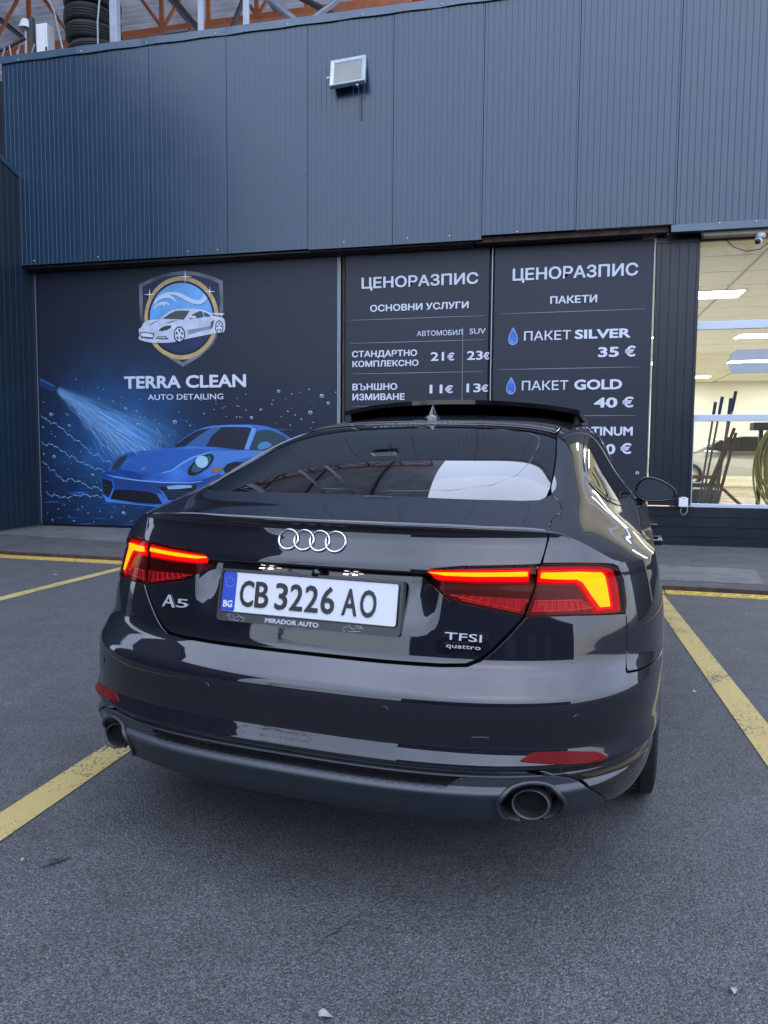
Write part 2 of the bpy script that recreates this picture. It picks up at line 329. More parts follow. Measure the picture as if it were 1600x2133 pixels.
def S(s, z, off=0.0):
    s = np.asarray(s, float); z = np.asarray(z, float)
    s, z = np.broadcast_arrays(s, z)
    sg = np.where(s < 0, -1.0, 1.0); a = np.abs(s)
    y0 = Y0(z); w = W0(z)
    ac = np.clip(a, 0, 1)
    U = np.interp(ac, _s1, _U1); V = np.interp(ac, _s1, _V1)
    x = w * U; y = y0 + DC * V
    # plate recess in the boot lid
    lat = 1 - smooth(.30, .375, x)
    rec = .034 * lat * (1 - smooth(.846, .856, z)) * smooth(.69, .83, z) * (a < 1)
    y = y + rec
    # long grille slot in the lower valance
    y = y + .015 * (1 - smooth(-.010, .004, x - (.452 - (.377 - z) * 1.7))) * smooth(.3535, .3560, z) * (1 - smooth(.3755, .3785, z)) * (a < 1)
    side = a > 1
    sm = (YF - .75) / SIDE + 1
    ys = y0 + DC + (np.clip(a, 1, sm) - 1) * SIDE
    wob = -.016 * smooth(1.0, 1.6, ys) * (1 - smooth(2.6, 3.3, ys)) * smooth(.30, .45, z) * (1 - smooth(.78, .88, z))
    f = np.clip(a - sm, 0, 1)
    Uf = np.interp(1 - f, _s1, _U1); Vf = np.interp(1 - f, _s1, _V1)
    nose = .06 * smooth(.55, .80, z) + .10 * (1 - smooth(.18, .32, z))
    ys = np.where(a > sm, ys + (.92 - nose) * (1 - Vf), ys)
    x = np.where(side, (w + wob) * np.where(a > sm, Uf, 1), x)
    y = np.where(side, ys, y)
    return np.stack([sg * x, y, z], -1)
def s_of_x(x, z):
    u = np.clip(np.abs(x) / W0(z), 0, 1)
    return np.sign(x) * np.interp(u, _U1, _s1)
def s_of_y(y, z, sign=1):
    """s on the side (or corner) where the skin reaches forward position y"""
    d = (np.asarray(y, float) - Y0(z))
    return sign * np.where(d < DC, np.interp(d / DC, _V1, _s1), 1 + (d - DC) / SIDE)
ZT1 = pchip([0, .34, .58, .64, .70, .755, .80, .84], [.985, .983, .976, .970, .944, .911, .884, .880])
ZT2 = pchip([.2, .5, 1.0, 1.6, 2.2, 3.0, 3.7, 4.3, 4.70], [.880, .880, .882, .880, .874, .862, .846, .76, .66])
def ztop(s):
    s = np.asarray(s, float); z = np.full(s.shape, .88)
    for _ in range(12):
        p = S(s, z)
        x = np.abs(p[..., 0]); y = p[..., 1]
        z = np.where((np.abs(s) < 1) & (x < .84), ZT1(np.clip(x, 0, .84)), ZT2(y))
    return z
def NRM(F, u, v, e=2e-4):
    du = F(u + e, v) - F(u - e, v); dv = F(u, v + e) - F(u, v - e)
    n = np.cross(du, dv)
    return n / np.maximum(np.linalg.norm(n, axis=-1, keepdims=True), 1e-12)
def _cardinal(n):
    A = np.zeros((n, n)); A[0, 0] = A[-1, -1] = 1
    R = np.zeros((n, n))
    for i in range(1, n - 1):
        A[i, i - 1:i + 2] = (1, 4, 1); R[i, i - 1:i + 2] = (6, -12, 6)
    M = np.linalg.solve(A, R)          # second derivatives for unit knots
    I = np.eye(n)
    def B(t):
        t = np.asarray(t, float)
        i = np.clip(np.floor(t).astype(int), 0, n - 2); f = (t - i)[..., None]; g = 1 - f
        return g * I[i] + f * I[i + 1] + ((g ** 3 - g) * M[i] + (f ** 3 - f) * M[i + 1]) / 6
    return B
# upper body control net: (x, y, z) per row; the last column sits on the shoulder line
ROWS = [
 [(0, 0, 0)] * 5 + [.26],
 [(0, .150, 1.010), (.34, .172, 1.008), (.624, .264, .999), (.713, .315, .964), (.790, .360, .925), .40],
 [(0, .330, 1.050), (.32, .352, 1.050), (.602, .435, 1.045), (.706, .480, .995), (.795, .530, .941), .58],
 [(0, .555, 1.142), (.31, .572, 1.138), (.588, .625, 1.111), (.700, .655, 1.030), (.800, .690, .955), .76],
 [(0, .785, 1.217), (.30, .795, 1.211), (.578, .825, 1.175), (.692, .850, 1.064), (.803, .880, .958), .94],
 [(0, 1.030, 1.281), (.30, 1.037, 1.274), (.572, 1.055, 1.229), (.690, 1.075, 1.095), (.806, 1.100, .958), 1.14],
 [(0, 1.400, 1.340), (.30, 1.403, 1.333), (.570, 1.412, 1.283), (.690, 1.425, 1.125), (.812, 1.440, .956), 1.47],
 [(0, 1.950, 1.378), (.30, 1.952, 1.371), (.570, 1.956, 1.324), (.692, 1.960, 1.142), (.818, 1.965, .952), 1.98],
 [(0, 2.600, 1.376), (.30, 2.600, 1.368), (.572, 2.600, 1.316), (.694, 2.600, 1.140), (.820, 2.600, .945), 2.6],
 [(0, 3.080, 1.260), (.30, 3.070, 1.252), (.580, 3.040, 1.206), (.698, 3.020, 1.080), (.822, 3.000, .934), 3.0],
 [(0, 3.560, 1.010), (.32, 3.540, 1.004), (.620, 3.480, .982), (.730, 3.440, .945), (.822, 3.410, .912), 3.4],
 [(0, 4.020, .925), (.32, 4.000, .920), (.600, 3.940, .905), (.700, 3.900, .890), (.800, 3.860, .875), 3.85],
 [(0, 4.420, .800), (.28, 4.400, .798), (.520, 4.340, .790), (.620, 4.310, .785), (.710, 4.280, .778), 4.25],
]
SX0 = [0, .34, .63, .70, .755, .80]
def _net():
    G = np.zeros((len(ROWS), 11, 3))
    for i, r in enumerate(ROWS):
        if i == 0:
            zz = ZT1(np.array(SX0)); pts = S(s_of_x(np.array(SX0), zz), zz)
        else:
            pts = [np.array(p, float) for p in r[:5]]
            zz = ZT2(r[5]); sv = s_of_y(r[5], zz)
            sm = (YF - .75) / SIDE + 1
            if r[5] > YF - .1:
                aa = np.linspace(2.6, sm + 1, 2000); zz = ztop(aa); pp = S(aa, zz); sv = aa[np.argmin(np.abs(pp[:, 1] - r[5]))]
            pts.append(S(sv, ztop(np.array(sv))))
            pts = np.array(pts)
        for j in range(6):
            G[i, 5 + j] = pts[j]; G[i, 5 - j] = pts[j] * [-1, 1, 1]
    return G
G = _net()
_Ba, _Bv = _cardinal(11), _cardinal(len(ROWS))
def T(a, v, G=G):
    """a in -5..5 across (0 centre line, +-5 shoulder), v = 0 spoiler lip .. 12 nose"""
    a = np.asarray(a, float); v = np.asarray(v, float); a, v = np.broadcast_arrays(a, v)
    p = np.einsum('...i,...j,ijk->...k', _Bv(v), _Ba(a + 5), G)
    # follow the lip edge of the rear skin exactly
    k = np.clip(1 - v, 0, 1) ** 2
    if np.any(k > 0):
        x = np.interp(np.abs(a), range(6), SX0) * np.where(a < 0, -1, 1)
        x = p[..., 0] * 0 + x
        p0 = np.einsum('i,...j,ijk->...k', np.eye(len(ROWS))[0], _Ba(a + 5), G)
        xx = np.clip(np.abs(p0[..., 0]), 0, .84); zz = ZT1(xx)
        q = S(s_of_x(xx, zz), zz) * np.stack([np.where(a < 0, -1, 1), np.ones_like(a), np.ones_like(a)], -1)
        p = p + k[..., None] * (q - p0)
    return p

# the rear window is its own smooth sheet: same edges, no influence from the deck or roof
G2 = G.copy(); G2[1] = 2 * G[2] - G[3] + np.array([0, 0, -.013]); G2[0] = 2 * G2[1] - G[2] + np.array([0, 0, -.010])
G2[6] = 2 * G[5] - G[4] + np.array([0, 0, -.013]); G2[7] = 2 * G2[6] - G[5] + np.array([0, 0, -.010])
def Glass(a, v):
    a = np.asarray(a, float); v = np.asarray(v, float); a, v = np.broadcast_arrays(a, v)
    return np.einsum('...i,...j,ijk->...k', _Bv(v), _Ba(a + 5), G2)

# ---------------------------------------------------------------- the car
CAR_YAW, CAR_ROLL = R(-6.2), R(.43)
car = thing('parked_car', 'dark grey fastback car seen from behind with glowing red tail lights', 'car', (-.6468, 1.882, 0), (0, CAR_ROLL, CAR_YAW))
def carpaint():
    m = mat('dark_grey_metallic_paint', (.010, .0105, .017), .42, .5, .0, coat=1, coat_r=.012); N, L = nodes(m); b = N['Principled BSDF']; b.inputs['Coat IOR'].default_value = 1.62
    tc = N.new('ShaderNodeTexCoord'); no = N.new('ShaderNodeTexNoise'); no.inputs['Scale'].default_value = 900; no.inputs['Detail'].default_value = 1
    L.new(tc.outputs['Object'], no.inputs['Vector'])
    mx = N.new('ShaderNodeMix'); mx.data_type = 'RGBA'; mx.inputs[6].default_value = (.0040, .0043, .0080, 1); mx.inputs[7].default_value = (.0080, .0085, .0140, 1)
    L.new(no.outputs[0], mx.inputs[0]); L.new(mx.outputs[2], b.inputs['Base Color'])
    n2 = N.new('ShaderNodeTexNoise'); n2.inputs['Scale'].default_value = 3.5; n2.inputs['Detail'].default_value = 7; n2.inputs['Roughness'].default_value = .65; L.new(tc.outputs['Object'], n2.inputs['Vector'])
    mr = N.new('ShaderNodeMapRange'); mr.inputs[1].default_value = .35; mr.inputs[2].default_value = .75; mr.inputs[3].default_value = .008; mr.inputs[4].default_value = .05; L.new(n2.outputs[0], mr.inputs[0]); L.new(mr.outputs[0], b.inputs['Coat Roughness'])
    return m
M['paint'] = carpaint()
M['shell'] = mat('black_underlay', (.004, .004, .005), .8, 0, .2)
M['carglass'] = mat('dark_privacy_glass', (.003, .003, .004), .0, 0, 1.0, coat=.0)
M['gloss_black'] = mat('gloss_black_trim', (.006, .006, .007), .08, 0, .5)
M['satin_dark'] = mat('dark_grey_satin_plastic', (.025, .031, .041), .40, 0, .5, bump=.06, bscale=700)
M['chrome'] = mat('chrome', (.52, .54, .58), .10, 1)
M['badge'] = mat('badge_chrome', (.62, .65, .70), .26, .45)
M['dark_chrome'] = mat('satin_dark_metal', (.20, .21, .23), .28, .9)
M['lens'] = glassmat('clear_red_lens', (1, .52, .46), 1.16)
M['lamp_base'] = mat('dark_red_lamp_housing', (.028, .0008, .002), .3, 0, .5)
M['lamp_rib'] = mat('pink_ribbed_reflector', (.34, .022, .055), .25, .3, .6)
M['bar'] = emis('orange_red_led_bar', (1, .33, .002), 1.75)
M['bar_edge'] = emis('red_led_edge', (1, .010, .014), .42)
M['glow_soft'] = emis('dim_red_lens_glow', (1, .004, .012), .19)
M['reflex'] = mat('red_reflector_faint_glow', (.10, .0006, .003), .25, 0, .12, coat=0, emit=(1, .01, .02), es=.006)  # faint red emission added, though reflectors are no lamps
M['plate_white'] = mat('white_plate', (.62, .64, .68), .35, 0, .5)
M['plate_blue'] = mat('blue_plate_band', (.006, .05, .42), .35)
M['ink'] = mat('black_ink', (.006, .006, .008), .4)
M['grey_print'] = mat('grey_print', (.42, .44, .50), .45)
M['mirror'] = mat('mirror_glass', (.62, .72, .78), .01, 1)
M['lamp_white'] = emis('white_plate_light', (1, .93, .85), 6)

def inside(px, py, P):
    c = np.zeros(np.shape(px), bool); n = len(P); j = n - 1
    for i in range(n):
        xi, yi = P[i]; xj, yj = P[j]
        c ^= ((yi > py) != (yj > py)) & (px < (xj - xi) * (py - yi) / (yj - yi + 1e-15) + xi); j = i
    return c
def clip(P, x0, x1, y0, y1):
    for ax, lim, sgn in ((0, x0, 1), (0, x1, -1), (1, y0, 1), (1, y1, -1)):
        Q = []; n = len(P)
        for i in range(n):
            a, b = P[i], P[(i + 1) % n]; da, db = sgn * (a[ax] - lim), sgn * (b[ax] - lim)
            if da >= 0: Q.append(a)
            if (da > 0 and db < 0) or (da < 0 and db > 0):
                t = da / (da - db); Q.append((a[0] + t * (b[0] - a[0]), a[1] + t * (b[1] - a[1])))
        P = Q
        if len(P) < 3: return []
    return P
def densify(P, d):
    Q = []
    for i in range(len(P)):
        a, b = P[i], P[(i + 1) % len(P)]; k = max(1, int(math.hypot((b[0] - a[0]) / d[0], (b[1] - a[1]) / d[1])))
        Q += [(a[0] + (b[0] - a[0]) * t / k, a[1] + (b[1] - a[1]) * t / k) for t in range(k)]
    return Q
def rounded(P, r=.25, k=4):
    """soften corners of a closed uv polygon"""
    Q = []; n = len(P)
    for i in range(n):
        a, b, c = P[i - 1], P[i], P[(i + 1) % n]
        p = (b[0] + (a[0] - b[0]) * r, b[1] + (a[1] - b[1]) * r); q = (b[0] + (c[0] - b[0]) * r, b[1] + (c[1] - b[1]) * r)
        for t in range(k + 1):
            t /= k; Q.append(tuple((1 - t) ** 2 * p[j] + 2 * t * (1 - t) * b[j] + t * t * q[j] for j in (0, 1)))
    return Q
def patch(name, F, P, m, parent, step, off=0.0, skirt=.010, flip=False, extra=None):
    """a panel cut out of the car skin F(u, v) along the closed uv outline P"""
    if sum(P[i][0] * P[(i + 1) % len(P)][1] - P[(i + 1) % len(P)][0] * P[i][1] for i in range(len(P))) < 0: P = P[::-1]
    P = densify(P, (step[0] * .8, step[1] * .8))
    A = np.array(P); du, dv = step
    u0, v0 = A.min(0); u1, v1 = A.max(0); nu = max(1, math.ceil((u1 - u0) / du)); nv = max(1, math.ceil((v1 - v0) / dv))
    u0 -= 1e-5; v0 -= 1e-5; du = (u1 - u0 + 1e-5) / nu; dv = (v1 - v0 + 1e-5) / nv
    bd = set()
    for i in range(len(P)):
        a, b = P[i], P[(i + 1) % len(P)]
        for t in np.linspace(0, 1, 9): bd.add((int((a[0] + (b[0] - a[0]) * t - u0) / du), int((a[1] + (b[1] - a[1]) * t - v0) / dv)))
    cu = u0 + (np.arange(nu) + .5) * du; cv = v0 + (np.arange(nv) + .5) * dv
    ins = inside(cu[:, None] + 0 * cv[None], cv[None] + 0 * cu[:, None], P)
    key = {}; UV = []; faces = []
    def vid(p):
        k = (round(p[0], 6), round(p[1], 6))
        if k not in key: key[k] = len(UV); UV.append(k)
        return key[k]
    for i in range(nu):
        for j in range(nv):
            x0, y0 = u0 + i * du, v0 + j * dv
            if (i, j) in bd: c = clip(P, x0, x0 + du, y0, y0 + dv)
            elif ins[i, j]: c = [(x0, y0), (x0 + du, y0), (x0 + du, y0 + dv), (x0, y0 + dv)]
            else: continue
            f = []
            for p in c:
                k = vid(p)
                if not f or (f[-1] != k and f[0] != k): f.append(k)
            if len(f) > 2: faces.append(f)
    UV = np.array(UV); p = F(UV[:, 0], UV[:, 1]); n = NRM(F, UV[:, 0], UV[:, 1])
    # outward check
    ctr = np.array([0, 2.2, .55]); 
    if ((p - ctr) * n).sum() < 0: n = -n; sgn = -1
    else: sgn = 1
    if extra is not None: off = off + extra(UV[:, 0], UV[:, 1])[:, None]
    q = p + n * off
    fl = sgn < 0
    fs = [tuple(f[::-1]) if fl else tuple(f) for f in faces]
    V = [tuple(x) for x in q]; NN = [tuple(x) for x in n]
    if skirt:
        B = np.array(P); bp = F(B[:, 0], B[:, 1]); bn = NRM(F, B[:, 0], B[:, 1]) * sgn
        if not np.isscalar(off): bo = (extra(B[:, 0], B[:, 1]))[:, None]
        else: bo = off
        tan = np.roll(bp, -1, 0) - np.roll(bp, 1, 0); out = np.cross(tan, bn * sgn); out /= np.maximum(np.linalg.norm(out, axis=1, keepdims=True), 1e-9)
        k0 = len(V); nb = len(P)
        V += [tuple(x) for x in bp + bn * bo]; NN += [tuple(x) for x in (bn + out * .6)]
        V += [tuple(x) for x in bp + bn * (bo - .0025) + out * .0012]; NN += [tuple(x) for x in (bn * .3 + out)]
        V += [tuple(x) for x in bp + bn * (bo - skirt)]; NN += [tuple(x) for x in out]
        for i in range(nb):
            j = (i + 1) % nb
            for a, b in ((0, 1), (1, 2)):
                f = (k0 + a * nb + i, k0 + b * nb + i, k0 + b * nb + j, k0 + a * nb + j)
                fs.append(f if not fl else f[::-1])
    mb = MB(); mb.v = V; mb.f = fs; mb.sm = [True] * len(fs)
    nn = np.array(NN); nn /= np.maximum(np.linalg.norm(nn, axis=1, keepdims=True), 1e-9)
    return mb.build(name, m, parent, normals=nn)
mir = lambda P: [(-u, v) for u, v in P][::-1]
def sym(P):
    """closed outline from a right-hand half that starts and ends on the centre line"""
    return P + [(-u, v) for u, v in P[::-1] if abs(u) > 1e-6]
def top(ss): return [(float(s), float(ztop(np.array(s)))) for s in ss]
def sy(y, z): return float(s_of_y(y, z))
def ar(yc, zc, r, a0, a1, n=14):
    """wheel-arch arc in the (s, z) plane; angles in degrees, 0 = forward, 90 = up"""
    Q = []
    for a in np.linspace(R(a0), R(a1), n):
        y, z = yc + r * math.cos(a), zc + r * math.sin(a); Q.append((sy(y, z), z))
    return Q
def strip(pts, F, r, name, m, par, off=0):
    a = np.array(pts); p = F(a[:, 0], a[:, 1]) ; n = NRM(F, a[:, 0], a[:, 1]); n *= np.sign(n[:, 2:3]) if F is not S else -np.sign(n[:, 1:2])
    MB().tube(p + n * off, r, 6).build(name, m, par)
def Skin(u, v): return S(u, v)
STEP = (.014, .010); TST = (.10, .10)
# dark inner shell behind every gap
def shell():
    mb = MB(); us = np.linspace(-3.9, 3.9, 300); vsz = np.linspace(.19, .86, 40)
    u, v = np.meshgrid(us, vsz, indexing='ij'); p = S(u, v); n = NRM(S, u, v); c = np.array([0, 2.2, .55])
    n *= np.sign(((p - c) * n).sum(-1, keepdims=True)); q = p - n * .045; V = q.reshape(-1, 3); k = len(vsz)
    yax = [.90, 3.724]
    F = []
    for i in range(299):
        for j in range(k - 1):
            pc = p[i, j]
            if any(math.hypot(pc[1] - a, pc[2] - .33) < .39 for a in yax): continue
            F.append((i * k + j, (i + 1) * k + j, (i + 1) * k + j + 1, i * k + j + 1))
    mb.add(V, F)
    a, v2 = np.meshgrid(np.linspace(-4.9, 4.9, 60), np.linspace(.15, 11.9, 120), indexing='ij'); p = T(a, v2); n = NRM(T, a, v2); n *= np.sign(n[..., 2:3] + 1e-9)
    q = (p - n * .04).reshape(-1, 3)
    mb.add(q, [(i * 120 + j, (i + 1) * 120 + j, (i + 1) * 120 + j + 1, i * 120 + j + 1) for i in range(59) for j in range(119)])
    mb.box((-.72, .45, .19), (.72, 4.3, .24)); mb.box((-.50, .10, .245), (.50, .46, .27))
    for ya in yax:
        for sg in (-1, 1): mb.box((sg * .62, ya - .37, .30), (sg * .64, ya + .37, .74))
    mb.build('underbody', M['shell'], car)
shell()
# ---- rear skin panels
LIDSEAM = [(.421, .895), (.405, .833), (.382, .763), (.351, .714), (.326, .675), (.307, .652), (.286, .6385), (.245, .6350), (.149, .6335), (0, .6335)]
lamp_in = [(.411, .8885), (.344, .8855), (.278, .8815), (.226, .872), (.205, .849), (.243, .8135), (.259, .795), (.320, .7790), (.378, .7635), (.401, .833)]
lid_half = top([0, .12, .25, .35, .40, .438]) + [(.436, .955), (.428, .925), (.418, .893)] + [(.411, .8915), (.344, .8885), (.278, .8845), (.226, .875), (.202, .849), (.240, .8105), (.257, .792), (.320, .7755), (.377, .760)] + [(.349, .7165), (.324, .677), (.3055, .6545), (.2845, .6415), (.245, .638), (.149, .6365), (0, .6365)]
lid = patch('boot_lid', Skin, sym(lid_half), M['paint'], car, STEP)
lamp_out = [(.419, .8905), (.490, .890), (.560, .8835), (.580, .880), (.595, .872), (.604, .835), (.603, .770), (.597, .7545), (.476, .7620), (.3855, .7625), (.408, .833)]
qz0 = .606
quarter_half = top([.4445, .50, .56, .60, .66, .72, .80, .90, 1.0, 1.15, 1.30, sy(1.62, .88)]) + [(sy(1.50, .7), .70), (sy(1.36, .45), .45), (sy(1.29, .24), .24)] + [(sy(1.27, .24), .24)] + ar(.90, .33, .385, -8, 134) + [(.660, .604), (.606, .6085), (.602, .630), (.6015, .750)] + [(.608, .772), (.609, .836), (.599, .876), (.582, .884), (.560, .8875), (.490, .8935), (.4235, .8945), (.432, .925), (.441, .955)]
for P in (quarter_half, mir(quarter_half)): patch('quarter_panel', Skin, P, M['paint'], car, STEP)
bump_half = [(0, .4005), (.20, .4005), (.34, .400), (.42, .392), (.485, .376), (.525, .352), (.56, .316), (.60, .268), (.62, .262), (sy(.56, .26), .26)] + ar(.90, .33, .385, 191, 135, 8) + [(.660, .5985), (.604, .603), (.598, .6095), (.5975, .7500), (.476, .7585), (.388, .7590), (.384, .757), (.354, .7085), (.329, .670), (.310, .6465), (.288, .6325), (.245, .629), (.149, .6275), (0, .6275)]
bumper = patch('bumper', Skin, sym(bump_half), M['paint'], car, STEP)
# ---- lower valance with the exhaust cut-outs
def notch(cx, r, n=14, c_z=.303):
    Q = []
    for a in np.linspace(R(-72), R(252), n):
        x, z = cx + r * 1.02 * math.cos(a), c_z + r * math.sin(a) * .86; Q.append((float(s_of_x(x, z)), z))
    return Q
gr = [(0, .3765), (.16, .3765), (.27, .3765), (.296, .3765), (.276, .3550), (.16, .3550), (0, .3550)]
val_up = [(0, .3965), (.20, .3965), (.34, .396), (.42, .388), (.482, .372), (.520, .349), (.555, .313), (.594, .266), (.565, .250), (.535, .243)]
val_half = val_up + notch(.618, .074, 30) + [(.34, .254), (.20, .250), (0, .249)]
valance = patch('rear_valance', Skin, sym(val_half), M['satin_dark'], car, (.010, .0028), off=-.001, skirt=.03)
patch('honeycomb_grille', Skin, sym(gr), M['shell'], valance, (.012, .006), off=.0008, skirt=0)
hx = MB()          # honeycomb bars over the grille slot
for row in range(3):
    for k in range(-24, 25):
        cx = (k + .5 * (row % 2)) * .0205; cz = .3580 + row * .0085
        if abs(cx) > .285 + (cz - .3585) * .9: continue
        pts = [(cx + .0128 * math.cos(R(60 * i)), cz + .0052 * math.sin(R(60 * i))) for i in range(7)]
        pp = [S(a, b) + np.array([0, -.0050, 0]) for a, b in pts]
        for i in range(6):
            a, b = Vector(pp[i]), Vector(pp[i + 1]); w = Vector((0, 0, .0006)) if abs(b.x - a.x) > abs(b.z - a.z) else Vector((.0008, 0, 0))
            hx.add([a - w, b - w, b + w, a + w], [(0, 1, 2, 3)])
hx.build('honeycomb_mesh', M['shell'] if False else M['gloss_black'], valance)
for sg in (-1, 1):
    ex = MB(); c = (sg * .618, 0, .311)
    pr = [(.030, .30), (.0405, .02), (.0405, -.046), (.0425, -.054), (.0462, -.053), (.0480, -.046), (.0465, .20)]
    ex.lathe(pr, (c[0], .026, c[2]), 'y', 44); ex.v = [(c[0] + (x - c[0]) * .99, y + (x - c[0]) * sg * .12 + (z - c[2]) * .25, c[2] + (z - c[2]) * .72) for x, y, z in ex.v]
    e = ex.build('exhaust_tip', M['exhaust'] if 'exhaust' in M else mat('sooty_steel_exhaust', (.03, .032, .037), .42, .6, var=.3, vscale=30), car, recalc=True); M['exhaust'] = e.data.materials[0]
    MB().lathe([(.0001, .0), (.0398, .0)], (c[0], 0, c[2]), 'y', 24).build('bore_shade_disc', M['shell'], e)  # black disc across the pipe, standing in for the shade inside
for sg in (-1, 1):
    nl = [(u * sg, v) for u, v in notch(.618, .0755, 40)[4:-4]]; strip(nl, S, .0065, 'exhaust_surround', M['satin_dark'], valance, .001)
# reflectors, parking sensors, towing-eye cover
refl = [(.3885, .4235), (.4105, .4425), (.48, .4395), (.538, .4285), (.5665, .4080), (.533, .4060), (.46, .4135)]
for P in (refl, mir(refl)):
    o = patch('rear_reflector', Skin, rounded(P, .15), M['reflex'], car, (.012, .006), off=.0025, skirt=.006)
def circ(s, z, r, n=24):
    k = float(np.linalg.norm(S(s + .001, z) - S(s - .001, z))) / .002
    return [(s + r / k * math.cos(a), z + r * math.sin(a)) for a in np.linspace(0, 2 * math.pi, n, endpoint=False)]
for s_ in (.166, -.165, .487, -.487):
    o = patch('parking_sensor', Skin, circ(s_, .531 - abs(s_) * .025, .0125), M['shell'], car, (.01, .01), off=.0006, skirt=0)
    patch('sensor_disc', Skin, circ(s_, .531 - abs(s_) * .025, .0108), M['paint'], o, (.01, .01), off=.0016, skirt=.001)
tow = rounded([(.306, .480), (.3385, .481), (.339, .441), (.307, .440)], .22)
o = patch('towing_eye_cover', Skin, tow, M['shell'], car, (.01, .01), off=.0005, skirt=0)
patch('cover_panel', Skin, [(u + (.3225 - u) * .045, v + (.4605 - v) * .045) for u, v in tow], M['paint'], o, (.008, .006), off=.0014, skirt=.001)
# ---- tail lights: housing, light bars, ribbed reflector, lens
M['rib_line'] = mat('pink_rib_edge', (.85, .12, .18), .3)
def lamp(name, outline, bars, ribs, lines, sg):
    f = (lambda P: P) if sg > 0 else mir
    t = patch(name, Skin, f(outline), M['lamp_base'], car, (.014, .008), off=-.016, skirt=0)
    if len(bars[0]) > 2: patch('lens_glow', Skin, f(bars[0][2]), M['glow_soft'], t, (.014, .006), off=-.013, skirt=.002)
    for P, glow, *_ in bars:
        patch('light_bar_glow', Skin, f(glow), M['bar_edge'], t, (.014, .006), off=-.0105, skirt=.004)
        patch('light_bar', Skin, f(P), M['bar'], t, (.014, .006), off=-.008, skirt=.003)
    for P in ribs: patch('ribbed_reflector', Skin, f(P), M['lamp_rib'], t, (.003, .006), off=0, skirt=0, extra=lambda u, v: -.0135 + .0035 * np.abs(((u * 62) % 1) - .5))
    for (ua, va), (ub, vb) in lines:
        q = [(ua + (ub - ua) * k / 5, va + (vb - va) * k / 5) for k in range(6)]; strip([(u * sg, v) for u, v in q], S, .0009, 'reflector_rib', M['rib_line'], t, -.0095)
    patch('lens', Skin, f(outline), M['lens'], t, (.014, .008), off=.001, skirt=.018)
    return t
bar_i = [(.222, .8635), (.30, .8680), (.395, .8725), (.3935, .8555), (.30, .8535), (.224, .8535)]
glow_i = [(.214, .858), (.222, .8695), (.30, .8740), (.399, .8785), (.394, .8465), (.30, .8450), (.224, .8455)]
rib_i = [(.252, .8110), (.30, .8085), (.393, .8030), (.3765, .7720), (.330, .7840), (.275, .7985)]
bar_o = [(.4225, .8705), (.50, .8700), (.549, .8640), (.5600, .8520), (.5630, .7760), (.538, .7765), (.520, .8080), (.504, .8420), (.492, .8500), (.418, .8530)]
glow_o = [(.417, .8770), (.50, .8770), (.553, .8715), (.5690, .8570), (.5730, .7690), (.531, .7690), (.513, .8030), (.498, .8350), (.488, .8430), (.413, .8455)]
rib_o = [(.4035, .8000), (.480, .8010), (.500, .7930), (.526, .7735), (.47, .7690), (.394, .7700)]
lin_i = [((.272 + .0155 * k, .7995 - .0042 * k), (.280 + .0150 * k, .8095 - .0010 * k)) for k in range(8)] + [((.256, .8085), (.376, .7740)), ((.276, .7970), (.374, .7700))]
lin_o = [((.404 + .0135 * k, .7715 - .0002 * k), (.412 + .0115 * k, .7985)) for k in range(8)] + [((.398, .7730), (.520, .7760)), ((.402, .7990), (.494, .7975)), ((.494, .7975), (.522, .7780))]
soft_o = [(.418, .8850), (.50, .8855), (.560, .8790), (.588, .8710), (.598, .8350), (.597, .7600), (.520, .7630), (.508, .8010), (.492, .8320), (.480, .8390), (.411, .8410)]
soft_i = [(.210, .856), (.222, .8710), (.30, .8780), (.402, .8840), (.396, .8420), (.30, .8410), (.226, .8430)]
for sg in (1, -1):
    lamp('tail_light', lamp_in, [(bar_i, glow_i, soft_i)], [rib_i], lin_i, sg)
    lamp('tail_light', lamp_out, [(bar_o, glow_o, soft_o)], [rib_o], lin_o, sg)
# ---- upper body
win = [(0, 1.935), (.69, 1.905), (1.26, 1.835), (1.62, 1.815), (1.80, 1.88), (1.895, 2.06), (1.93, 2.40), (1.945, 3.0), (1.935, 3.9), (1.86, 4.8), (1.81, 5.22), (1.5, 5.23), (.8, 5.195), (0, 5.18)]
def sc(P, k, ko): return [(u * k, v + ko) for u, v in P]
deck_half = [(0, .004), (.5, .004), (1.0, .004), (1.6, .004), (1.955, .004), (1.945, .50), (1.950, .9), (2.128, 1.487), (2.086, 1.855), (1.955, 2.11), (1.91, 2.00), (1.81, 1.84), (1.62, 1.78), (1.26, 1.80), (.69, 1.872), (0, 1.902)]
patch('boot_lid_top', T, sym(deck_half), M['paint'], lid, TST, skirt=.010)
rw = patch('rear_window', Glass, sym(win), M['carglass'], car, TST, off=-.004, skirt=.01)
roof_half = [(0, 5.26), (.8, 5.275), (1.5, 5.31), (1.79, 5.31), (1.80, 5.75), (1.76, 7.0), (1.78, 8.2), (1.2, 8.28), (0, 8.32)]
roof = patch('roof', T, sym(roof_half), M['paint'], car, TST)
side_half = [(1.965, .004), (3.0, .004), (4.0, .004), (4.985, .004), (4.985, 2), (4.985, 4), (4.985, 6), (4.985, 8), (4.985, 9.6), (4.0, 9.9), (2.2, 10.0), (2.0, 9.2), (1.88, 8.3), (1.81, 8.2), (1.79, 7.0), (1.83, 5.75), (1.835, 5.25), (1.885, 4.8), (1.96, 3.9), (1.97, 3.0), (1.955, 2.40), (1.975, 2.14), (2.110, 1.865), (2.150, 1.487), (1.970, .9), (1.966, .50)]
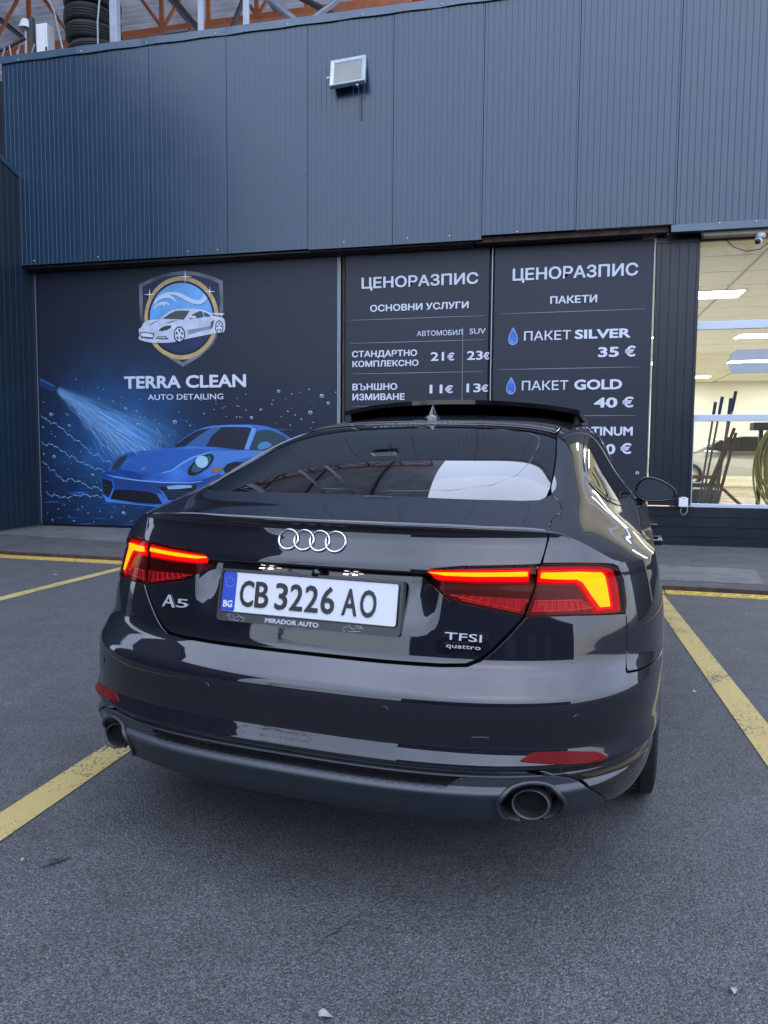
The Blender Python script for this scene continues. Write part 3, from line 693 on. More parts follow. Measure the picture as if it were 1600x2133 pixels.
for P in (side_half, mir(side_half)):
    sd = patch('body_side_upper', T, P, M['paint'], car, (.09, .12))
    g = [(2.20, 8.3), (2.18, 7.4), (2.43, 5.85), (2.60, 4.85), (2.74, 4.20), (2.86, 4.08), (3.05, 4.12), (3.35, 4.30), (3.62, 4.95), (3.80, 6.6), (3.84, 8.9), (3.70, 9.35), (2.5, 8.75)]
    fr = [(2.10, 8.35), (2.08, 7.3), (2.34, 5.75), (2.52, 4.75), (2.66, 4.05), (2.84, 3.90), (3.08, 3.95), (3.45, 4.15), (3.72, 4.85), (3.90, 6.6), (3.93, 9.0), (3.75, 9.5), (2.45, 8.85)]
    if P is not side_half: g, fr = mir(g), mir(fr)
    w = patch('window_trim', T, rounded(fr, .2), M['paint'], car, (.08, .08), off=.004, skirt=.006)
    w2 = patch('side_window', T, rounded(g, .2), M['carglass'], car, (.08, .08), off=.006, skirt=.003)
patch('windscreen', T, sym([(0, 8.36), (1.2, 8.33), (1.78, 8.26), (1.88, 8.5), (2.0, 9.2), (2.15, 9.95), (1.0, 9.93), (0, 9.92)]), M['carglass'], car, TST, off=-.003)
patch('bonnet', T, sym([(0, 9.97), (1.0, 9.98), (2.2, 10.05), (3.6, 10.0), (4.2, 10.05), (4.2, 11.5), (3.5, 11.98), (0, 11.98)]), M['paint'], car, (.15, .1))
sm_ = (YF - .75) / SIDE + 1
for f in (lambda P: P, mir):
    rd = [(sy(1.625, .88), .8795)] + top([sy(1.8, .88), sy(2.1, .88), sy(2.415, .87)]) + [(sy(2.40, .5), .5), (sy(2.40, .24), .24), (sy(1.30, .24), .24), (sy(1.37, .45), .45), (sy(1.51, .7), .70)]
    d = patch('rear_door', Skin, f(rd), M['paint'], car, (.02, .014))
    fd = top([sy(2.425, .87), sy(2.8, .87), sy(3.15, .86), sy(3.36, .86)]) + [(sy(3.36, .6), .6), (sy(3.30, .24), .24), (sy(2.41, .24), .24), (sy(2.41, .5), .5)]
    d2 = patch('front_door', Skin, f(fd), M['paint'], car, (.02, .014))
    for dd, y_, z_ in ((d, 1.60, .800), (d2, 2.52, .792)):
        h = MB(); x_ = .905; sg = 1 if f(fd)[0][0] > 0 else -1
        h.box((sg * x_, y_, z_ - .011), (sg * (x_ + .040), y_ + .028, z_ + .013), .004); h.box((sg * x_, y_ + .19, z_ - .011), (sg * (x_ + .036), y_ + .215, z_ + .012), .004)
        h.box((sg * (x_ + .026), y_, z_ - .010), (sg * (x_ + .045), y_ + .215, z_ + .014), .006); h.build('handle', M['gloss_black'], dd)
    ff = top([sy(3.37, .86), 2.85, sm_, sm_ + .3, sm_ + .6, sm_ + .9, sm_ + .995]) + [(sm_ + .995, .24), (sm_ + .5, .24)]
    arcs = [(q[0], q[1]) for q in ar(3.724, .33, .385, -10, 190)]
    arcs = [(1 + (3.724 + .385 * math.cos(R(a)) - .75 + .1) / SIDE, .33 + .385 * math.sin(R(a))) for a in np.linspace(-13, 193, 18)]
    ff += arcs + [(sy(3.31, .24), .24), (sy(3.37, .6), .6)]
    patch('front_wing', Skin, f(ff), M['paint'], car, (.02, .014))
    sill = [(sy(1.30, .235), .235), (sy(1.28, .18), .18), (sy(3.34, .18), .18), (sy(3.30, .235), .235)]
    patch('door_sill', Skin, f(sill[::-1]), M['satin_dark'], car, (.03, .014))
# seal strips round the rear window, roof edge trim
strip([(a, 5.42 + .05 * (abs(a) / 1.7) ** 2) for a in np.linspace(-1.74, 1.74, 40)], T, .004, 'roof_edge_trim', M['gloss_black'], roof, -.001)
strip([(-1.3, 2.02), (-.3, 2.10), (.5, 2.10), (.95, 2.16), (1.30, 2.35), (1.52, 2.75), (1.62, 3.3), (1.66, 4.2), (1.62, 4.75), (1.50, 4.95), (1.1, 5.02), (0, 5.0)], Glass, .0011, 'tint_edge', mat('tint_edge_grey', (.10, .10, .12), .4), rw, -.004)
# tilted panorama roof panel
sr = MB(); xs = np.linspace(-.575, .575, 31)
def srp(x, t):
    zc = 1.372 - .12 * x * x * .95
    return (x, 1.56 + .62 * t + .10 * (x / .575) ** 2, zc + .054 - .022 * t - .008 * (abs(x) / .575) ** 6)
V = []; 
for x in xs:
    for t_, dz in ((0, 0), (0, -.020), (.5, -.022), (1, -.02), (1, 0), (.5, .003)):
        p = srp(x, t_); V.append((p[0], p[1], p[2] + dz))
n = 6; sr.add(V, [(i * n + k, (i + 1) * n + k, (i + 1) * n + (k + 1) % n, i * n + (k + 1) % n) for i in range(30) for k in range(n)])
sr.add(V[:6], [tuple(range(6))]); sr.add(V[-6:], [tuple(range(6))[::-1]])
srf = sr.build('sunroof_panel', M['gloss_black'], car, recalc=True)
for sg in (-1, 1): MB().box((sg * .545, 1.70, 1.305), (sg * .555, 2.1, 1.385)).build('sunroof_arm', M['shell'], srf)
# aerial fin
fz = float(T(np.array(0.), np.array(5.72))[2]); fy = 1.235
fn = MB(); V = []; prof = [(0, .034), (.25, .031), (.5, .020), (.8, .009), (1, .003)]
for h_, w_ in prof:
    y0_, y1_ = -.045 + .055 * h_ ** 1.5, .12 - .10 * h_
    V += [(w_ * math.cos(a) * .6, fy + (y0_ + y1_) / 2 - (y1_ - y0_) / 2 * math.sin(a), fz - .012 + h_ * .068 + (.006 * (1 - math.sin(a)) if h_ == 0 else 0)) for a in np.linspace(0, 2 * math.pi, 20, endpoint=False)]
fn.add(V, [(i * 20 + k, i * 20 + (k + 1) % 20, (i + 1) * 20 + (k + 1) % 20, (i + 1) * 20 + k) for i in range(4) for k in range(20)], True); fn.add(V[-20:], [tuple(range(20))])
fin = fn.build('aerial_fin', M['paint'], car, recalc=True)
fb = MB().lathe([(.001, .022), (.028, .018), (.040, .006), (.042, -.012)], (0, 0, 0), 'z', 28); fb.v = [(x * .82, fy + .01 + y * 1.5, fz - .006 + z) for x, y, z in fb.v]
fb.build('aerial_base', M['paint'], fin, recalc=True)
# door mirrors
for sg in (1, -1):
    loc = (sg * .935, 2.74, .985)
    P = [(-.112, -.012), (-.106, .024), (-.088, .054), (-.058, .072), (-.018, .071), (.030, .056), (.078, .030), (.108, .002), (.116, -.030), (.104, -.052), (.03, -.063), (-.05, -.064), (-.092, -.046)]
    P = [(x * sg * -1 if sg < 0 else x, z) for x, z in P]
    hs = MB(); rings = [(0, 1.0), (.02, 1.03), (.06, .98), (.10, .82), (.125, .5), (.135, .1)]
    V = [(loc[0] + x * k, loc[1] + d, loc[2] + z * k) for d, k in rings for x, z in P]; n = len(P)
    hs.add(V, [(i * n + k, i * n + (k + 1) % n, (i + 1) * n + (k + 1) % n, (i + 1) * n + k) for i in range(5) for k in range(n)], True); hs.add(V[-n:], [tuple(range(n))])
    h = hs.build('door_mirror', M['paint'], car, recalc=True)
    mg = MB(); mg.add([(loc[0] + x * .90, loc[1] + .006 + x * sg * .05 + z * .06, loc[2] + z * .86) for x, z in P], [tuple(range(n)) if sg > 0 else tuple(range(n))[::-1]]); mg.build('mirror_glass', M['mirror'], h, recalc=False)
    rim = MB(); rim.tube([(loc[0] + x * .985, loc[1] - .001, loc[2] + z * .985) for x, z in P + P[:1]], .006, 6); rim.build('mirror_rim', M['gloss_black'], h)
    MB().box((min(sg * .80, sg * .875), 2.76, .895), (max(sg * .80, sg * .875), 2.82, .945), .012).build('mirror_foot', M['paint'], h)
# wheels
M['alloy'] = mat('silver_alloy', (.45, .46, .48), .3, .8)
def wheel():
    mb = MB(); pr = [(.235, -.110), (.300, -.118), (.322, -.112), (.331, -.095), (.333, -.05), (.334, 0), (.333, .05), (.331, .095), (.322, .112), (.300, .118), (.235, .110)]
    mb.lathe(pr, (0, 0, 0), 'x', 72)
    for k in range(72):                       # tread blocks and sipes
        a = 2 * math.pi * k / 72
        for x0, x1, sk in ((-.108, -.070, .02), (-.058, -.010, -.02), (.010, .058, .02), (.070, .108, -.02)):
            V = []
            for r_ in (.330, .3385):
                for x, da in ((x0, 0), (x1, sk), (x1, sk + .062), (x0, .062)):
                    rr = r_ - (.010 if abs(x) > .10 else 0); V.append((x, rr * math.cos(a + da), rr * math.sin(a + da)))
            mb.add(V, [(4, 5, 6, 7), (0, 1, 5, 4), (1, 2, 6, 5), (2, 3, 7, 6), (3, 0, 4, 7)])
    t = mb.build('wheel', M['rubber'], None, recalc=True)
    rm = MB().lathe([(.235, -.11), (.228, -.06), (.225, .06), (.240, .110), (.228, .112), (.215, .09), (.06, .075), (.001, .08)], (0, 0, 0), 'x', 48)
    for k in range(5):
        a = 2 * math.pi * k / 5
        for q in (-.16, .16):
            pts = [(.085, .06 * math.cos(a + q * .4), .06 * math.sin(a + q * .4)), (.10, .225 * math.cos(a + q), .225 * math.sin(a + q))]; rm.tube(pts, .020, 6)
    r_ = rm.build('rim', M['alloy'], t, recalc=True)
    return t
w0 = wheel()
k = 0
for y_ in (.90, 3.724):
    for sg in (1, -1):
        if k == 0: o = w0
        else:
            o = w0.copy(); link(o)
            for c in list(w0.children): q = c.copy(); link(q); q.parent = o
        k += 1
        o.parent = car; o.location = (sg * .812, y_, .336 + sg * .004); o.rotation_euler = (.13 * k, 0, 0 if sg > 0 else math.pi)
# ---- emblem, lettering, number plate
def on_skin(name, s_, z_, w, h, off=.0):
    """empty frame lying on the rear skin: local x to the right, local z up"""
    p = S(s_, z_); n = NRM(S, np.array(s_), np.array(z_)); n = n if n[1] < 0 else -n
    zx = Vector((1, 0, 0)); ny = -Vector(n); xx = (zx - ny * zx.dot(ny)).normalized(); zz = xx.cross(ny)
    return Vector(p) + Vector(n) * off, Matrix((xx, ny, zz)).transposed()
p, Mx = on_skin('', 0, .929, 0, 0, .003)
em = MB(); rr = .0285
for k in range(4):
    cx = (k - 1.5) * .0470
    pts = [p + Mx @ Vector((cx + rr * 1.02 * math.cos(a), 0, rr * math.sin(a))) for a in np.linspace(0, 2 * math.pi, 45)]
    # flat-ish bevelled ring following the skin
    pts = [Vector((q.x, float(S(float(s_of_x(q.x, q.z)), q.z)[1]) - .003, q.z)) for q in pts]
    V = []; nrm = Mx @ Vector((0, -1, 0)); ctr = p + Mx @ Vector((cx, 0, 0))
    for q in pts[:-1]:
        rd = (q - ctr).normalized()
        for a, b in ((-.0034, 0), (-.0018, .0034), (.0018, .0034), (.0034, 0)): V.append(q + rd * a + nrm * b)
    em.add(V, [(i * 4 + j, ((i + 1) % 44) * 4 + j, ((i + 1) % 44) * 4 + j + 1, i * 4 + j + 1) for i in range(44) for j in range(3)], True)
em.build('ring_emblem', M['chrome'], car, recalc=True)
def badge(name, body, s0, s1, z0, cap, m, bold=.0, depth=.0015):
    sm = (s0 + s1) / 2; zm = z0 + cap / 2; p, Mx = on_skin('', sm, zm, 0, 0, .003)
    w = float(S(s1, zm)[0] - S(s0, zm)[0]) / max(.2, abs((Mx @ Vector((1, 0, 0))).x))
    o = text(name, body, car, m, -w / 2, w / 2, -cap / 2, cap, 0, bold, depth=depth)
    loc = Vector(o.location); o.matrix_basis = Matrix.Translation(p + Mx @ loc) @ (Mx.to_4x4()) @ Matrix.Rotation(R(90), 4, 'X') @ Matrix.Diagonal((*o.scale, 1))
    return o
badge('model_badge', 'A', -.313, -.280, .7085, .038, M['badge'], .004)
badge('model_badge', '5', -.275, -.246, .7135, .026, M['badge'], .004)
badge('engine_badge', 'TFSI', .2475, .309, .6955, .020, M['badge'], .005)
qb = badge('drive_badge', 'quattro', .2505, .3075, .6765, .0115, M['badge'], .004)
q_o = [(.2475, .6885), (.3105, .6935), (.3105, .6735), (.2475, .6690)]
patch('badge_plate', Skin, rounded(q_o, .1), M['gloss_black'], qb, (.01, .006), off=.0012, skirt=.001).matrix_parent_inverse = qb.matrix_basis.inverted()
# number plate in its frame
PT = .20
np_ = bpy.data.objects.new('number_plate', None); link(np_); np_.parent = car; np_.location = (0, -.004, .7755); np_.rotation_euler = (-PT, 0, 0)
def rrect(x0, x1, z0, z1, r, n=5):
    Q = []
    for cx, cz, a0 in ((x1 - r, z1 - r, 0), (x0 + r, z1 - r, 90), (x0 + r, z0 + r, 180), (x1 - r, z0 + r, 270)):
        Q += [(cx + r * math.cos(R(a0 + 90 * k / n)), cz + r * math.sin(R(a0 + 90 * k / n))) for k in range(n + 1)]
    return Q
fr_o = MB().prism(rrect(-.272, .272, -.082, .064, .012), -.004, .022); fo = fr_o.build('plate_frame', mat('black_frame_plastic', (.012, .013, .017), .22, 0, .5), np_, recalc=True)
rim = MB().tube([(x, -.006, z) for x, z in (lambda Q: Q + Q[:1])(rrect(-.262, .262, -.0565, .0575, .008))], .0022, 6); rim.build('frame_lip', M['gloss_black'], np_)
MB().prism(rrect(-.2595, .2595, -.0545, .0555, .007), -.0055, -.001).build('plate_blank', M['plate_white'], np_, recalc=True)
MB().prism(rrect(-.2590, -.2165, -.054, .055, .006), -.0064, -.0058).build('country_band', M['plate_blue'], np_, recalc=True)
st = MB()
for k in range(12):
    a = R(30 * k); cx, cz = -.238 + .0135 * math.cos(a), .026 + .0135 * math.sin(a)
    st.add([(cx + (.0016 if j % 2 == 0 else .0007) * math.sin(R(36 * j)), -.0067, cz + (.0016 if j % 2 == 0 else .0007) * math.cos(R(36 * j))) for j in range(10)], [tuple(range(10))[::-1]])
st.build('star_ring', mat('yellow_star', (.6, .5, .05), .5), np_)
text('country_code', 'BG', np_, M['plate_white'], -.2525, -.2235, -.0435, .020, -.0068, .035)
for body, x0, x1 in (('C', -.203, -.160), ('B', -.155, -.113), ('3', -.093, -.055), ('2', -.048, -.009), ('2', -.003, .037), ('6', .044, .084), ('A', .106, .149), ('O', .157, .203)):
    text('plate_character', body, np_, M['ink'], x0, x1, -.0375, .076, -.0062, .016, depth=.0012)
text('frame_lettering', 'MIRADOR AUTO', np_, M['grey_print'], -.118, .043, -.0765, .0135, -.0046, .045, depth=.0003)
for cx in (-.210, .140):     # little car outline sketches printed on the frame
    sk = MB(); k = 1 if cx < 0 else -1
    for L_ in ([(-.03, .004), (-.012, .010), (.004, .010), (.014, .003), (.028, -.001), (.030, -.008), (.022, -.010)], [(-.028, .008), (-.014, .006)], [(-.034, .001), (-.016, .001)], [(-.026, -.006), (-.010, -.008), (.012, -.010)], [(-.012, .010), (-.008, -.004), (.010, .002)]):
        sk.tube([(cx + x * k * .9, -.0044, -.0690 + z) for x, z in L_], .0006, 4)
    sk.build('frame_sketch', M['grey_print'], np_)
# plate lights under the lid ridge, reversing camera
for x0 in (-.155, -.128, .098, .125): MB().box((x0, .014, .8440), (x0 + .012, .020, .8455)).build('plate_light', M['lamp_white'], car)
MB().lathe([(.001, -.014), (.011, -.012), (.014, .0), (.014, .02)], (.02, .016, .842), 'y', 18).build('reversing_camera', M['gloss_black'], car, recalc=True)

